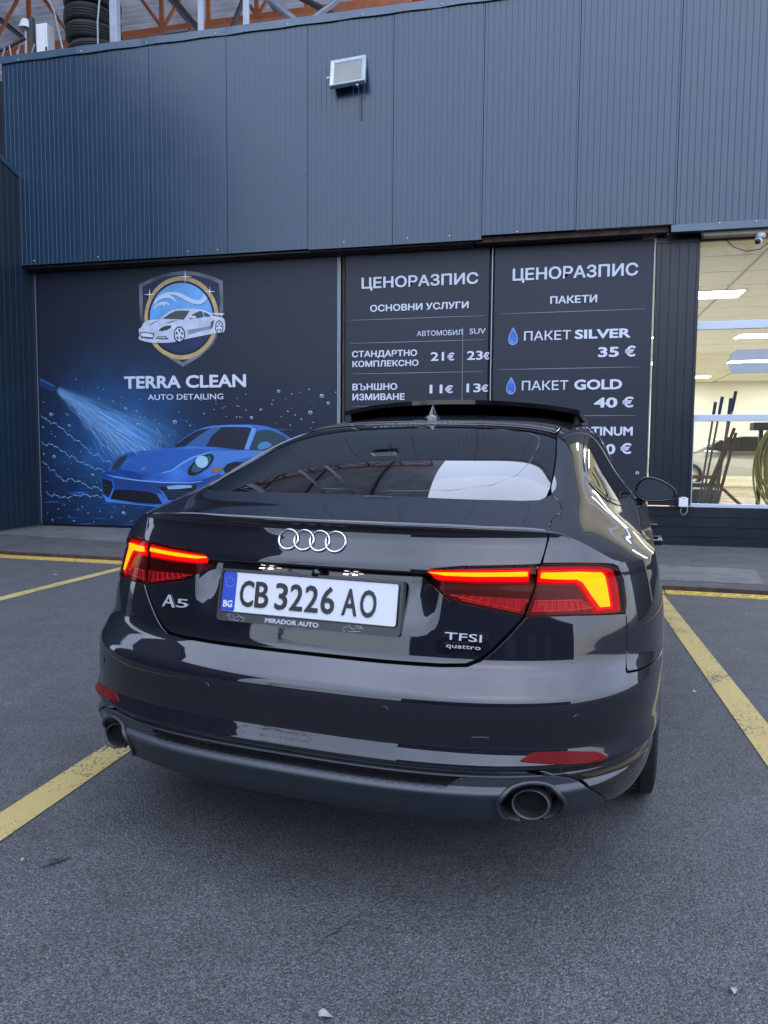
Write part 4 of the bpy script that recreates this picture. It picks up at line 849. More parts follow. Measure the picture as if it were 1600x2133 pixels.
TR = {'sh_out':[[-5.905,3.624],[-5.737,3.688],[-5.575,3.738],[-5.405,3.77],[-5.237,3.782],[-5.08,3.772],[-4.934,3.743],[-4.76,3.687],[-4.597,3.618],[-4.59,3.396],[-4.592,3.186],[-4.608,3.063],[-4.643,2.933],[-4.752,2.733],[-4.959,2.569],[-5.227,2.432],[-5.435,2.553],[-5.693,2.758],[-5.822,2.924],[-5.88,3.052],[-5.903,3.197]],'sh_in':[[-5.85,3.594],[-5.697,3.65],[-5.556,3.693],[-5.406,3.721],[-5.238,3.731],[-5.091,3.722],[-4.944,3.695],[-4.79,3.645],[-4.65,3.582],[-4.64,3.398],[-4.645,3.205],[-4.661,3.065],[-4.701,2.952],[-4.795,2.778],[-4.988,2.619],[-5.227,2.49],[-5.414,2.607],[-5.647,2.793],[-5.771,2.94],[-5.829,3.068],[-5.852,3.213]],'ring':[[-4.66,3.105],[-4.662,3.162],[-4.67,3.218],[-4.683,3.274],[-4.701,3.328],[-4.725,3.38],[-4.753,3.43],[-4.786,3.477],[-4.823,3.521],[-4.864,3.56],[-4.909,3.596],[-4.957,3.628],[-5.008,3.654],[-5.061,3.676],[-5.115,3.692],[-5.171,3.703],[-5.228,3.709],[-5.285,3.708],[-5.342,3.703],[-5.398,3.691],[-5.452,3.675],[-5.505,3.652],[-5.555,3.625],[-5.602,3.593],[-5.646,3.556],[-5.686,3.515],[-5.721,3.47],[-5.752,3.421],[-5.778,3.37],[-5.799,3.316],[-5.814,3.26],[-5.824,3.203],[-5.828,3.145],[-5.826,3.087],[-5.819,3.029],[-5.805,2.972],[-5.787,2.916],[-5.763,2.862],[-5.733,2.811],[-5.699,2.764],[-5.661,2.719],[-5.618,2.679],[-5.572,2.643],[-5.523,2.612],[-5.47,2.586],[-5.416,2.565],[-5.36,2.549],[-5.303,2.54],[-5.246,2.535],[-5.188,2.537],[-5.131,2.544],[-5.076,2.557],[-5.022,2.575],[-4.97,2.599],[-4.921,2.627],[-4.875,2.66],[-4.833,2.698],[-4.794,2.74],[-4.76,2.785],[-4.731,2.833],[-4.706,2.884],[-4.687,2.937],[-4.672,2.992],[-4.664,3.048]],'ring_in':[[-4.718,3.107],[-4.72,3.158],[-4.727,3.209],[-4.739,3.259],[-4.755,3.307],[-4.776,3.354],[-4.802,3.399],[-4.832,3.441],[-4.865,3.48],[-4.902,3.516],[-4.943,3.548],[-4.986,3.576],[-5.032,3.6],[-5.08,3.62],[-5.129,3.634],[-5.18,3.644],[-5.231,3.649],[-5.283,3.649],[-5.334,3.643],[-5.384,3.633],[-5.433,3.618],[-5.481,3.598],[-5.526,3.573],[-5.568,3.545],[-5.607,3.511],[-5.643,3.475],[-5.675,3.434],[-5.703,3.391],[-5.726,3.345],[-5.745,3.296],[-5.759,3.246],[-5.768,3.195],[-5.771,3.143],[-5.77,3.091],[-5.763,3.039],[-5.751,2.988],[-5.734,2.938],[-5.712,2.89],[-5.686,2.844],[-5.655,2.801],[-5.621,2.762],[-5.582,2.725],[-5.541,2.693],[-5.496,2.665],[-5.449,2.642],[-5.4,2.623],[-5.35,2.609],[-5.299,2.6],[-5.247,2.596],[-5.195,2.598],[-5.144,2.604],[-5.094,2.616],[-5.045,2.632],[-4.998,2.653],[-4.954,2.678],[-4.912,2.708],[-4.874,2.742],[-4.839,2.779],[-4.809,2.819],[-4.782,2.863],[-4.76,2.908],[-4.742,2.956],[-4.729,3.005],[-4.721,3.056]],'disc':[[-4.749,3.108],[-4.751,3.156],[-4.758,3.204],[-4.769,3.25],[-4.784,3.296],[-4.804,3.34],[-4.828,3.382],[-4.856,3.422],[-4.887,3.459],[-4.922,3.492],[-4.96,3.523],[-5.001,3.549],[-5.044,3.571],[-5.089,3.59],[-5.136,3.603],[-5.183,3.613],[-5.232,3.617],[-5.28,3.617],[-5.328,3.612],[-5.375,3.602],[-5.422,3.588],[-5.466,3.569],[-5.508,3.546],[-5.548,3.519],[-5.585,3.488],[-5.619,3.453],[-5.649,3.415],[-5.675,3.374],[-5.697,3.331],[-5.714,3.286],[-5.727,3.239],[-5.735,3.191],[-5.739,3.142],[-5.737,3.093],[-5.731,3.044],[-5.72,2.996],[-5.704,2.949],[-5.684,2.904],[-5.659,2.861],[-5.63,2.821],[-5.598,2.784],[-5.562,2.75],[-5.522,2.72],[-5.481,2.693],[-5.437,2.671],[-5.391,2.654],[-5.343,2.641],[-5.295,2.632],[-5.246,2.629],[-5.198,2.63],[-5.15,2.636],[-5.102,2.647],[-5.057,2.662],[-5.013,2.682],[-4.971,2.705],[-4.932,2.733],[-4.896,2.765],[-4.863,2.8],[-4.834,2.838],[-4.809,2.879],[-4.788,2.922],[-4.772,2.966],[-4.76,3.013],[-4.752,3.06]],'disc_low':[[-5.725,3.018],[-5.714,2.977],[-5.699,2.936],[-5.68,2.898],[-5.658,2.861],[-5.634,2.826],[-5.606,2.793],[-5.575,2.762],[-5.543,2.735],[-5.508,2.71],[-5.471,2.688],[-5.432,2.669],[-5.392,2.654],[-5.351,2.642],[-5.31,2.634],[-5.268,2.63],[-5.225,2.629],[-5.183,2.631],[-5.141,2.637],[-5.101,2.647],[-5.061,2.66],[-5.022,2.677],[-4.986,2.696],[-4.951,2.719],[-4.918,2.745],[-4.888,2.773],[-4.86,2.804],[-4.835,2.837],[-4.813,2.872],[-4.794,2.909],[-4.778,2.948],[-4.766,2.987]],'swirl':[[-5.652,3.376],[-5.58,3.449],[-5.48,3.487],[-5.36,3.495],[-5.261,3.478],[-5.154,3.429],[-5.056,3.381],[-4.968,3.364],[-4.919,3.378],[-4.891,3.412],[-4.884,3.451],[-4.86,3.424],[-4.832,3.383],[-4.871,3.337],[-4.94,3.304],[-5.028,3.31],[-5.125,3.347],[-5.223,3.399],[-5.321,3.443],[-5.42,3.46],[-5.381,3.437],[-5.332,3.386],[-5.293,3.325],[-5.362,3.381],[-5.441,3.411],[-5.531,3.402],[-5.602,3.372],[-5.663,3.312]],'swirl2':[[-5.686,3.252],[-5.643,3.318],[-5.572,3.355],[-5.502,3.359],[-5.442,3.343],[-5.415,3.303],[-5.462,3.324],[-5.497,3.326],[-5.485,3.28],[-5.518,3.31],[-5.563,3.319],[-5.623,3.295]],'lc_body':[[-5.918,2.981],[-5.871,3.016],[-5.829,3.077],[-5.737,3.112],[-5.586,3.116],[-5.505,3.17],[-5.404,3.226],[-5.305,3.245],[-5.127,3.248],[-4.98,3.237],[-4.873,3.212],[-4.766,3.167],[-4.728,3.129],[-4.602,3.107],[-4.564,3.053],[-4.564,2.939],[-4.605,2.895],[-4.711,2.891],[-5.162,2.824],[-5.371,2.785],[-5.592,2.78],[-5.794,2.799],[-5.92,2.845],[-5.902,2.899]],'lc_wind':[[-5.536,3.12],[-5.425,3.187],[-5.325,3.226],[-5.216,3.228],[-5.105,3.218],[-5.143,3.161],[-5.198,3.097],[-5.366,3.111]],'lc_side1':[[-5.119,3.098],[-5.054,3.171],[-4.951,3.21],[-4.907,3.204],[-4.883,3.121]],'lc_side2':[[-4.875,3.127],[-4.894,3.192],[-4.834,3.177],[-4.774,3.135],[-4.815,3.122]],'lc_grey':[[-5.141,2.948],[-4.787,2.995],[-4.783,2.955],[-5.132,2.885]],'lc_intake':[[-4.777,3.052],[-4.719,3.078],[-4.749,2.98],[-4.786,2.939]],'lc_lamp':[[-5.604,2.952],[-5.558,2.992],[-5.488,3.017],[-5.396,3.023],[-5.403,2.987],[-5.469,2.958],[-5.549,2.946]],'lc_plate_bg':[[-5.893,2.949],[-5.665,2.921],[-5.692,2.834],[-5.889,2.861]],'lc_plate':[[-5.873,2.933],[-5.689,2.909],[-5.694,2.861],[-5.877,2.882]],'lc_vent':[[-5.661,2.843],[-5.605,2.877],[-5.49,2.874],[-5.439,2.826],[-5.521,2.827]],'lc_vent2':[[-5.636,2.854],[-5.59,2.868],[-5.5,2.863],[-5.475,2.842]],'lc_line1':[[-5.754,3.021],[-5.703,3.069],[-5.594,3.106],[-5.662,3.067]],'lc_line2':[[-5.497,3.053],[-5.427,3.078],[-5.297,3.097],[-5.387,3.063]],'lc_wing':[[-4.761,3.176],[-4.565,3.164],[-4.62,3.121],[-4.626,3.141],[-4.713,3.148]],'lc_mirror':[[-5.099,3.12],[-5.084,3.143],[-5.03,3.148],[-4.999,3.125],[-5.02,3.106]],'lc_ty_f':[[-5.177,2.887],[-5.179,2.913],[-5.185,2.937],[-5.196,2.96],[-5.21,2.978],[-5.227,2.993],[-5.246,3.002],[-5.267,3.005],[-5.287,3.003],[-5.306,2.995],[-5.324,2.982],[-5.339,2.964],[-5.35,2.942],[-5.357,2.918],[-5.36,2.892],[-5.358,2.866],[-5.351,2.841],[-5.341,2.819],[-5.327,2.8],[-5.31,2.786],[-5.29,2.777],[-5.27,2.773],[-5.25,2.776],[-5.23,2.784],[-5.213,2.797],[-5.198,2.815],[-5.187,2.837],[-5.18,2.861]],'lc_rim_f':[[-5.195,2.887],[-5.197,2.909],[-5.202,2.929],[-5.21,2.947],[-5.222,2.962],[-5.235,2.974],[-5.251,2.982],[-5.267,2.985],[-5.283,2.983],[-5.299,2.976],[-5.313,2.965],[-5.325,2.951],[-5.334,2.933],[-5.339,2.913],[-5.341,2.892],[-5.34,2.87],[-5.335,2.85],[-5.326,2.832],[-5.315,2.816],[-5.301,2.805],[-5.286,2.797],[-5.27,2.794],[-5.253,2.796],[-5.238,2.803],[-5.224,2.814],[-5.212,2.829],[-5.203,2.846],[-5.197,2.866]],'lc_gap0_f':[[-5.243,2.892],[-5.206,2.884],[-5.217,2.937],[-5.246,2.904]],'lc_gap1_f':[[-5.262,2.921],[-5.245,2.962],[-5.288,2.967],[-5.273,2.922]],'lc_gap2_f':[[-5.29,2.907],[-5.316,2.94],[-5.332,2.89],[-5.294,2.894]],'lc_gap3_f':[[-5.288,2.868],[-5.321,2.848],[-5.288,2.812],[-5.28,2.86]],'lc_gap4_f':[[-5.258,2.859],[-5.253,2.813],[-5.217,2.842],[-5.25,2.867]],'lc_ty_r':[[-4.586,2.971],[-4.588,2.992],[-4.592,3.012],[-4.6,3.03],[-4.61,3.045],[-4.622,3.057],[-4.635,3.065],[-4.649,3.068],[-4.663,3.066],[-4.677,3.059],[-4.689,3.048],[-4.699,3.033],[-4.707,3.016],[-4.712,2.996],[-4.714,2.975],[-4.713,2.953],[-4.708,2.933],[-4.701,2.915],[-4.691,2.899],[-4.679,2.888],[-4.665,2.88],[-4.651,2.877],[-4.637,2.879],[-4.623,2.886],[-4.611,2.897],[-4.601,2.912],[-4.593,2.93],[-4.588,2.949]],'lc_rim_r':[[-4.599,2.971],[-4.6,2.988],[-4.604,3.005],[-4.61,3.02],[-4.618,3.032],[-4.627,3.042],[-4.638,3.048],[-4.649,3.05],[-4.661,3.049],[-4.671,3.043],[-4.681,3.034],[-4.689,3.022],[-4.696,3.008],[-4.7,2.991],[-4.701,2.974],[-4.7,2.957],[-4.696,2.94],[-4.691,2.925],[-4.683,2.913],[-4.673,2.903],[-4.662,2.897],[-4.651,2.895],[-4.64,2.896],[-4.629,2.902],[-4.619,2.911],[-4.611,2.923],[-4.605,2.937],[-4.601,2.954]],'lc_gap0_r':[[-4.632,2.975],[-4.607,2.968],[-4.614,3.012],[-4.634,2.985]],'lc_gap1_r':[[-4.646,2.998],[-4.634,3.032],[-4.664,3.036],[-4.653,2.999]],'lc_gap2_r':[[-4.665,2.986],[-4.683,3.014],[-4.695,2.973],[-4.668,2.977]],'lc_gap3_r':[[-4.664,2.955],[-4.687,2.938],[-4.664,2.909],[-4.658,2.949]],'lc_gap4_r':[[-4.643,2.948],[-4.639,2.91],[-4.614,2.934],[-4.637,2.954]],'star_a':[[-5.635,3.467],[-5.722,3.478],[-5.729,3.556],[-5.739,3.479],[-5.827,3.475],[-5.739,3.465],[-5.732,3.386],[-5.723,3.464]],'star_b':[[-5.052,3.696],[-5.155,3.709],[-5.163,3.802],[-5.174,3.71],[-5.278,3.707],[-5.174,3.693],[-5.166,3.6],[-5.155,3.692]],'star_d':[[-4.7,3.47],[-4.779,3.48],[-4.786,3.553],[-4.794,3.481],[-4.874,3.477],[-4.794,3.467],[-4.788,3.395],[-4.78,3.467]],'bc_body':[[-6.576,0.805],[-6.543,0.88],[-6.489,0.928],[-6.424,0.985],[-6.337,1.089],[-6.221,1.159],[-6.074,1.199],[-5.826,1.228],[-5.6,1.252],[-5.397,1.271],[-5.326,1.335],[-5.234,1.399],[-5.054,1.503],[-4.855,1.568],[-4.581,1.598],[-4.387,1.602],[-4.195,1.602],[-3.966,1.578],[-3.777,1.52],[-3.628,1.437],[-3.479,1.323],[-3.405,1.182],[-3.405,0.777],[-3.819,0.628],[-4.396,0.472],[-4.988,0.419],[-5.636,0.396],[-6.007,0.419],[-6.468,0.46],[-6.531,0.503],[-6.572,0.559]],'bc_wind':[[-5.377,1.275],[-5.214,1.403],[-5.014,1.512],[-4.816,1.553],[-4.6,1.565],[-4.387,1.565],[-4.18,1.549],[-4.225,1.41],[-4.293,1.249],[-4.525,1.262],[-4.74,1.283],[-5.176,1.292]],'bc_refl':[[-5.196,1.295],[-5.015,1.427],[-4.806,1.55],[-4.63,1.562],[-4.778,1.445],[-4.878,1.293]],'bc_side':[[-4.203,1.249],[-4.148,1.392],[-4.096,1.499],[-3.947,1.53],[-3.778,1.481],[-3.646,1.402],[-3.703,1.287],[-3.93,1.247]],'bc_pillar':[[-4.166,1.556],[-4.109,1.552],[-4.109,1.499],[-4.216,1.245],[-4.284,1.252]],'bc_hood':[[-6.246,0.944],[-6.203,1.006],[-5.992,1.144],[-5.785,1.214],[-5.398,1.247],[-5.077,1.248],[-4.78,1.232],[-5.078,1.135],[-5.3,1.015],[-5.463,0.927],[-5.586,0.899],[-5.914,0.899]],'bc_fender':[[-4.761,1.207],[-4.429,1.23],[-4.14,1.235],[-3.968,1.215],[-4.14,1.142],[-4.391,1.104],[-4.547,1.067],[-4.665,0.994],[-4.703,1.084]],'bc_bumper':[[-6.386,0.807],[-5.67,0.771],[-5.183,0.768],[-4.943,0.808],[-4.666,0.903],[-4.637,0.867],[-4.884,0.755],[-5.024,0.725],[-5.651,0.687],[-5.552,0.503],[-5.591,0.595],[-5.673,0.594],[-5.837,0.619],[-6.369,0.642]],'bc_lampr':[[-4.765,1.087],[-4.756,1.111],[-4.753,1.132],[-4.756,1.15],[-4.765,1.164],[-4.78,1.173],[-4.801,1.178],[-4.827,1.179],[-4.856,1.175],[-4.889,1.166],[-4.924,1.153],[-4.961,1.136],[-4.997,1.115],[-5.032,1.092],[-5.065,1.066],[-5.095,1.04],[-5.121,1.012],[-5.142,0.985],[-5.158,0.959],[-5.167,0.935],[-5.171,0.914],[-5.167,0.896],[-5.158,0.882],[-5.142,0.872],[-5.121,0.867],[-5.095,0.867],[-5.065,0.871],[-5.032,0.88],[-4.997,0.894],[-4.96,0.911],[-4.924,0.932],[-4.889,0.955],[-4.856,0.981],[-4.826,1.008],[-4.801,1.035],[-4.78,1.062]],'bc_lampr2':[[-4.845,1.068],[-4.848,1.091],[-4.858,1.112],[-4.873,1.13],[-4.894,1.143],[-4.917,1.152],[-4.943,1.155],[-4.969,1.151],[-4.993,1.143],[-5.013,1.129],[-5.029,1.11],[-5.04,1.089],[-5.043,1.066],[-5.04,1.044],[-5.031,1.023],[-5.015,1.005],[-4.995,0.991],[-4.971,0.983],[-4.945,0.98],[-4.919,0.983],[-4.895,0.992],[-4.875,1.006],[-4.859,1.024],[-4.849,1.046]],'bc_lampr3':[[-4.804,1.08],[-4.797,1.098],[-4.795,1.115],[-4.797,1.128],[-4.804,1.139],[-4.816,1.146],[-4.831,1.15],[-4.851,1.151],[-4.873,1.147],[-4.898,1.14],[-4.924,1.13],[-4.951,1.117],[-4.978,1.101],[-5.005,1.083],[-5.029,1.064],[-5.052,1.043],[-5.071,1.022],[-5.087,1.001],[-5.098,0.981],[-5.105,0.963],[-5.108,0.947],[-5.105,0.933],[-5.098,0.922],[-5.086,0.915],[-5.07,0.911],[-5.051,0.91],[-5.028,0.914],[-5.003,0.921],[-4.977,0.931],[-4.95,0.945],[-4.923,0.961],[-4.896,0.979],[-4.872,0.998],[-4.85,1.019],[-4.83,1.04],[-4.815,1.06]],'bc_lampl':[[-6.418,0.948],[-6.359,1.042],[-6.274,1.112],[-6.154,1.16],[-6.168,1.094],[-6.234,1.015],[-6.309,0.958],[-6.394,0.935]],'bc_intake':[[-6.446,0.501],[-6.375,0.638],[-6.107,0.639],[-5.837,0.619],[-5.673,0.59],[-5.584,0.443],[-5.84,0.445],[-6.152,0.469]],'bc_ventl':[[-6.57,0.805],[-6.418,0.769],[-6.389,0.685],[-6.467,0.519],[-6.561,0.574]],'bc_ventr':[[-5.651,0.687],[-5.345,0.72],[-5.024,0.729],[-5.061,0.605],[-5.187,0.529],[-5.481,0.501],[-5.56,0.611]],'bc_drl':[[-5.508,0.704],[-5.305,0.726],[-5.12,0.725],[-5.1,0.693],[-5.306,0.667],[-5.488,0.658]],'bc_arch':[[-4.616,0.967],[-4.547,1.04],[-4.43,1.072],[-4.275,1.069],[-4.16,1.017],[-4.143,0.766],[-4.434,0.653]],'bc_ind':[[-4.813,0.929],[-4.783,0.974],[-4.616,0.985],[-4.636,0.936],[-4.744,0.911]],'bc_crest':[[-5.918,0.944],[-5.892,0.978],[-5.843,0.982],[-5.851,0.963],[-5.88,0.944]],'bc_hl1':[[-6.522,0.868],[-6.385,0.845],[-5.999,0.794],[-5.588,0.77],[-5.183,0.765],[-4.944,0.79],[-4.944,0.779],[-5.184,0.75],[-5.588,0.751],[-6.0,0.775],[-6.385,0.826]],'bc_hl2':[[-5.586,0.903],[-5.423,0.946],[-5.26,1.057],[-5.078,1.145],[-4.78,1.223],[-4.761,1.214],[-5.059,1.128],[-5.24,1.039],[-5.403,0.931],[-5.576,0.892]],'bc_hl3':[[-6.531,0.484],[-6.468,0.466],[-5.635,0.412],[-5.636,0.394],[-6.468,0.447],[-6.532,0.465]],'bc_roof':[[-4.816,1.557],[-4.581,1.589],[-4.195,1.591],[-4.176,1.556],[-4.387,1.569],[-4.6,1.569]],'bc_mirror':[[-4.082,1.285],[-4.043,1.339],[-3.967,1.36],[-3.891,1.339],[-3.873,1.3],[-3.968,1.259],[-4.053,1.25]],'bc_wing':[[-3.872,1.555],[-3.627,1.534],[-3.627,1.516],[-3.777,1.52]],'nozzle':[[-7.62,2.335],[-7.349,2.213],[-7.31,2.168],[-7.36,2.08],[-7.625,2.187]],'nozzle_l':[[-7.621,2.312],[-7.35,2.189],[-7.351,2.171],[-7.621,2.291]],'spray':[[-7.345,2.147],[-5.685,1.253],[-6.406,1.043]],'glow':[[-7.317,2.153],[-5.941,1.324]],'w1':[[-7.622,1.745],[-7.536,1.715],[-7.452,1.649],[-7.35,1.619],[-7.25,1.559],[-7.166,1.485],[-7.083,1.425],[-6.983,1.366],[-6.884,1.307],[-6.769,1.189],[-6.636,1.145],[-6.521,1.072],[-6.406,1.035]],'w2':[[-7.617,1.343],[-7.515,1.305],[-7.411,1.305],[-7.327,1.26],[-7.226,1.207],[-7.142,1.142],[-7.041,1.113],[-6.941,1.039],[-6.841,1.019],[-6.741,0.966],[-6.625,0.944],[-6.525,0.915]],'w3':[[-7.627,1.054],[-7.541,1.025],[-7.475,0.935],[-7.389,0.906],[-7.323,0.825],[-7.221,0.766],[-7.101,0.783],[-6.983,0.749],[-6.899,0.732],[-6.816,0.673],[-6.698,0.669],[-6.575,0.636]],'w4':[[-7.538,0.571],[-7.452,0.536],[-7.332,0.523],[-7.229,0.504],[-7.109,0.524],[-6.989,0.545],[-6.853,0.547],[-6.719,0.535],[-6.585,0.528]],'w5':[[-5.636,1.268],[-5.652,1.311],[-5.612,1.383],[-5.633,1.455],[-5.664,1.533],[-5.647,1.542],[-5.601,1.47],[-5.58,1.383],[-5.604,1.311],[-5.588,1.268]],'bub':[[-7.543,1.948],[-7.425,1.762],[-7.565,1.569],[-7.356,1.431],[-7.568,1.163],[-7.389,1.125],[-6.93,1.203],[-7.155,0.938],[-6.734,0.856],[-7.532,0.747],[-6.982,2.28],[-6.865,2.123],[-6.611,2.155],[-6.602,1.992],[-6.362,1.957],[-6.519,2.128],[-7.145,1.761],[-7.112,1.594],[-6.17,1.732],[-5.98,1.803],[-6.158,1.839],[-5.677,1.672],[-5.366,1.642],[-5.614,1.62],[-5.458,1.447],[-5.962,1.603],[-5.122,1.59],[-4.902,1.759],[-4.575,1.858],[-4.4,1.706],[-4.254,1.805],[-4.173,1.699],[-4.032,1.809],[-3.844,1.941],[-3.865,1.886],[-3.764,2.064],[-3.571,2.026],[-3.63,1.784],[-3.727,1.711],[-3.595,1.591],[-3.428,1.676],[-3.298,1.766],[-3.257,1.629],[-3.131,1.993],[-3.039,1.892],[-2.929,2.039],[-3.318,2.085],[-3.522,1.731],[-3.876,1.539],[-4.558,1.718],[-7.631,0.38],[-7.53,0.261],[-7.338,0.326],[-7.151,0.225],[-7.232,0.389],[-6.995,0.334],[-6.826,0.278],[-6.623,0.313],[-7.447,0.156],[-7.068,0.151],[-6.729,0.145],[-6.425,0.228],[-6.225,0.292],[-6.095,0.177],[-7.62,0.182]],'p1_title':[[-6.175,2.132],[-4.251,2.125],[-6.17,2.334],[-4.25,2.305]],'p1_sub':[[-5.793,1.966],[-4.601,1.957],[-5.792,2.052],[-4.6,2.041]],'l_title':[[-2.569,3.417],[-0.999,3.421],[-1.77,3.419],[-1.772,3.566]],'l_sub':[[-2.449,3.107],[-1.119,3.111],[-1.774,3.109],[-1.775,3.198]],'l_auto':[[-1.805,2.762],[-1.193,2.77],[-1.497,2.766],[-1.497,2.835]],'l_suv':[[-1.1,2.772],[-0.891,2.774],[-0.995,2.773],[-0.997,2.848]],'l_a1':[[-2.7,2.505],[-1.799,2.51],[-2.245,2.507],[-2.246,2.592]],'l_a2':[[-2.693,2.378],[-1.778,2.374],[-2.231,2.376],[-2.231,2.458]],'l_21':[[-1.614,2.438],[-1.434,2.434],[-1.524,2.436],[-1.525,2.556]],'l_21e':[[-1.391,2.436],[-1.298,2.437],[-1.344,2.436],[-1.346,2.537]],'l_23':[[-1.131,2.439],[-0.922,2.437],[-1.026,2.438],[-1.028,2.559]],'l_23e':[[-0.916,2.439],[-0.838,2.44],[-0.877,2.44],[-0.879,2.534]],'l_b1':[[-2.692,2.061],[-2.066,2.064],[-2.377,2.063],[-2.377,2.152]],'l_b2':[[-2.691,1.925],[-1.962,1.926],[-2.324,1.926],[-2.324,2.015]],'l_11':[[-1.623,2.008],[-1.451,2.006],[-1.537,2.007],[-1.538,2.128]],'l_11e':[[-1.417,2.008],[-1.311,2.01],[-1.364,2.009],[-1.365,2.11]],'l_13':[[-1.13,2.016],[-0.942,2.016],[-1.036,2.016],[-1.038,2.136]],'l_13e':[[-0.934,2.019],[-0.848,2.021],[-0.891,2.02],[-0.892,2.114]],'r_title':[[-0.556,3.433],[0.982,3.434],[0.227,3.433],[0.223,3.587]],'r_sub':[[-0.076,3.12],[0.501,3.125],[0.214,3.123],[0.212,3.218]],'r_s1':[[-0.396,2.67],[0.192,2.667],[-0.1,2.669],[-0.103,2.787]],'r_s2':[[0.239,2.674],[0.917,2.668],[0.581,2.671],[0.577,2.793]],'r_35':[[0.53,2.437],[0.784,2.436],[0.657,2.437],[0.653,2.569]],'r_35e':[[0.855,2.437],[0.983,2.437],[0.919,2.437],[0.915,2.569]],'r_g1':[[-0.41,2.034],[0.174,2.032],[-0.116,2.033],[-0.119,2.153]],'r_g2':[[0.248,2.031],[0.834,2.031],[0.543,2.031],[0.539,2.165]],'r_40':[[0.498,1.802],[0.784,1.802],[0.642,1.802],[0.638,1.936]],'r_40e':[[0.844,1.802],[0.977,1.803],[0.91,1.803],[0.906,1.936]],'r_p2':[[0.21,1.445],[0.98,1.451],[0.599,1.448],[0.595,1.567]],'r_p1':[[-0.452,1.444],[0.156,1.447],[-0.146,1.446],[-0.149,1.567]],'r_50':[[0.546,1.212],[0.776,1.213],[0.661,1.212],[0.657,1.348]],'r_50e':[[0.835,1.216],[0.97,1.22],[0.903,1.218],[0.898,1.352]],'ll1':[[-2.732,2.998],[-0.909,3.013]],'ll2':[[-2.731,2.689],[-0.898,2.703]],'ll3':[[-2.699,2.275],[-0.919,2.293]],'ll4':[[-2.697,1.821],[-0.912,1.86]],'lv':[[-1.188,2.863],[-1.185,1.736]],'rl1':[[-0.703,3.017],[1.083,3.021]],'rl2':[[-0.722,2.303],[1.038,2.307]],'rl3':[[-0.733,1.7],[1.011,1.702]],'drop1':[[-0.536,2.843],[-0.449,2.617],[-0.615,2.723]],'drop2':[[-0.55,2.207],[-0.464,1.983],[-0.63,2.092]],'drop3':[[-0.602,1.636],[-0.515,1.408],[-0.683,1.511]],'bub3':[[1.052,0.978],[1.023,0.832]]}
# ---------------------------------------------------------------- facade
YF_, YP = 9.55, 9.80
def ribbed(x0, x1, z0, z1, y, pitch=.0725, g=.0030, d=.0026, joint=.004, th=.06):
    """one steel-faced panel: shallow grooves across the face, a deeper joint at both ends; faces -y"""
    pr = [(x0, y + .007), (x0 + joint, y)]; x = x0 + pitch * .5
    while x < x1 - joint - pitch * .3:
        pr += [(x, y), (x + g, y + d), (x + g * 2.2, y + d), (x + g * 3.2, y)]; x += pitch
    pr += [(x1 - joint, y), (x1, y + .007)]
    n = len(pr); V = [(a, b, z0) for a, b in pr] + [(a, b, z1) for a, b in pr]
    mb = MB().add(V, [(i, i + 1, n + i + 1, n + i) for i in range(n - 1)])
    mb.add([(x0, y + .012, z0), (x1, y + .012, z0), (x1, y + th, z0), (x0, y + th, z0), (x0, y + .012, z1), (x1, y + .012, z1), (x1, y + th, z1), (x0, y + th, z1)], [(0, 3, 2, 1), (4, 5, 6, 7), (3, 7, 6, 2), (0, 4, 7, 3), (1, 2, 6, 5)])
    mb.add([(a, b, z0) for a, b in pr] + [(x1, y + th, z0), (x0, y + th, z0)], [tuple(range(n + 2))])
    return mb
fac = thing('upper_facade', 'tall blue grey ribbed steel cladding above the signs and glass door', 'facade', (-.94, YF_, 3.9))
def place(o, par):
    o.parent = par; o.matrix_parent_inverse = Matrix.Translation(par.location).inverted() if par.rotation_euler.to_matrix() == Matrix.Identity(3) else par.matrix_world.inverted(); return o
seams = [-7.90, -6.706, -5.553, -4.400, -3.247, -2.094, -.941, .212, 1.365, 2.518, 3.671, 4.824, 5.977, 7.13]
rnd = random.Random(3)
for i in range(len(seams) - 1):
    a, b = seams[i], seams[i + 1]
    zb = 3.918 if b < -3.2 else 3.906 if b < -.9 else 3.958 if b < 1.4 else 3.90
    place(ribbed(a, b, zb, 6.83, YF_ + rnd.uniform(0, .004)).build('cladding_panel', M['clad'], None), fac)
# top flashing with little dents, lower flashing on the right
fl = MB(); N_ = 120; V = []
for k in range(N_ + 1):
    x = -7.92 + 15.06 * k / N_; dn = .010 * max(0, math.sin(x * 3.1) * math.sin(x * 7.7 + 1)) ** 2
    V += [(x, YF_ - .022 + dn, 6.772 + .004 * math.sin(x * 9)), (x, YF_ - .022 + dn * .4, 6.868), (x, YF_ + .10, 6.884), (x, YF_ + .10, 6.80)]
fl.add(V, [(4 * k + j, 4 * k + 4 + j, 4 * k + 5 + j, 4 * k + 1 + j) for k in range(N_) for j in range(3)])
place(fl.build('top_flashing', M['flash'], None), fac)
lf = MB().box((1.318, YF_ - .012, 3.872), (7.1, YF_ - .002, 3.945)); lf.box((1.318, YF_ - .012, 3.862), (7.1, YF_ + .10, 3.872)); place(lf.build('lower_flashing', M['flash'], None), fac)
M['screw'] = mat('bright_screw', (.6, .62, .65), .3, .8)
def screw(x, z, y): return place(MB().lathe([(.001, -.008), (.006, -.007), (.009, 0)], (x, y, z), 'y', 10).build('screw', M['screw'], None, recalc=True), fac)
for x in (-7.45, -6.4, -5.0, -4.55, -2.75, -1.9, -1.35, -.5, 3.1, 1.85, 2.25, 2.6): screw(x, 3.975 if x < 1.3 else 3.93, YF_ - (.001 if x < 1.3 else .013))
for k in range(15): screw(-7.6 + k * 1.02, 6.80, YF_ - .022)
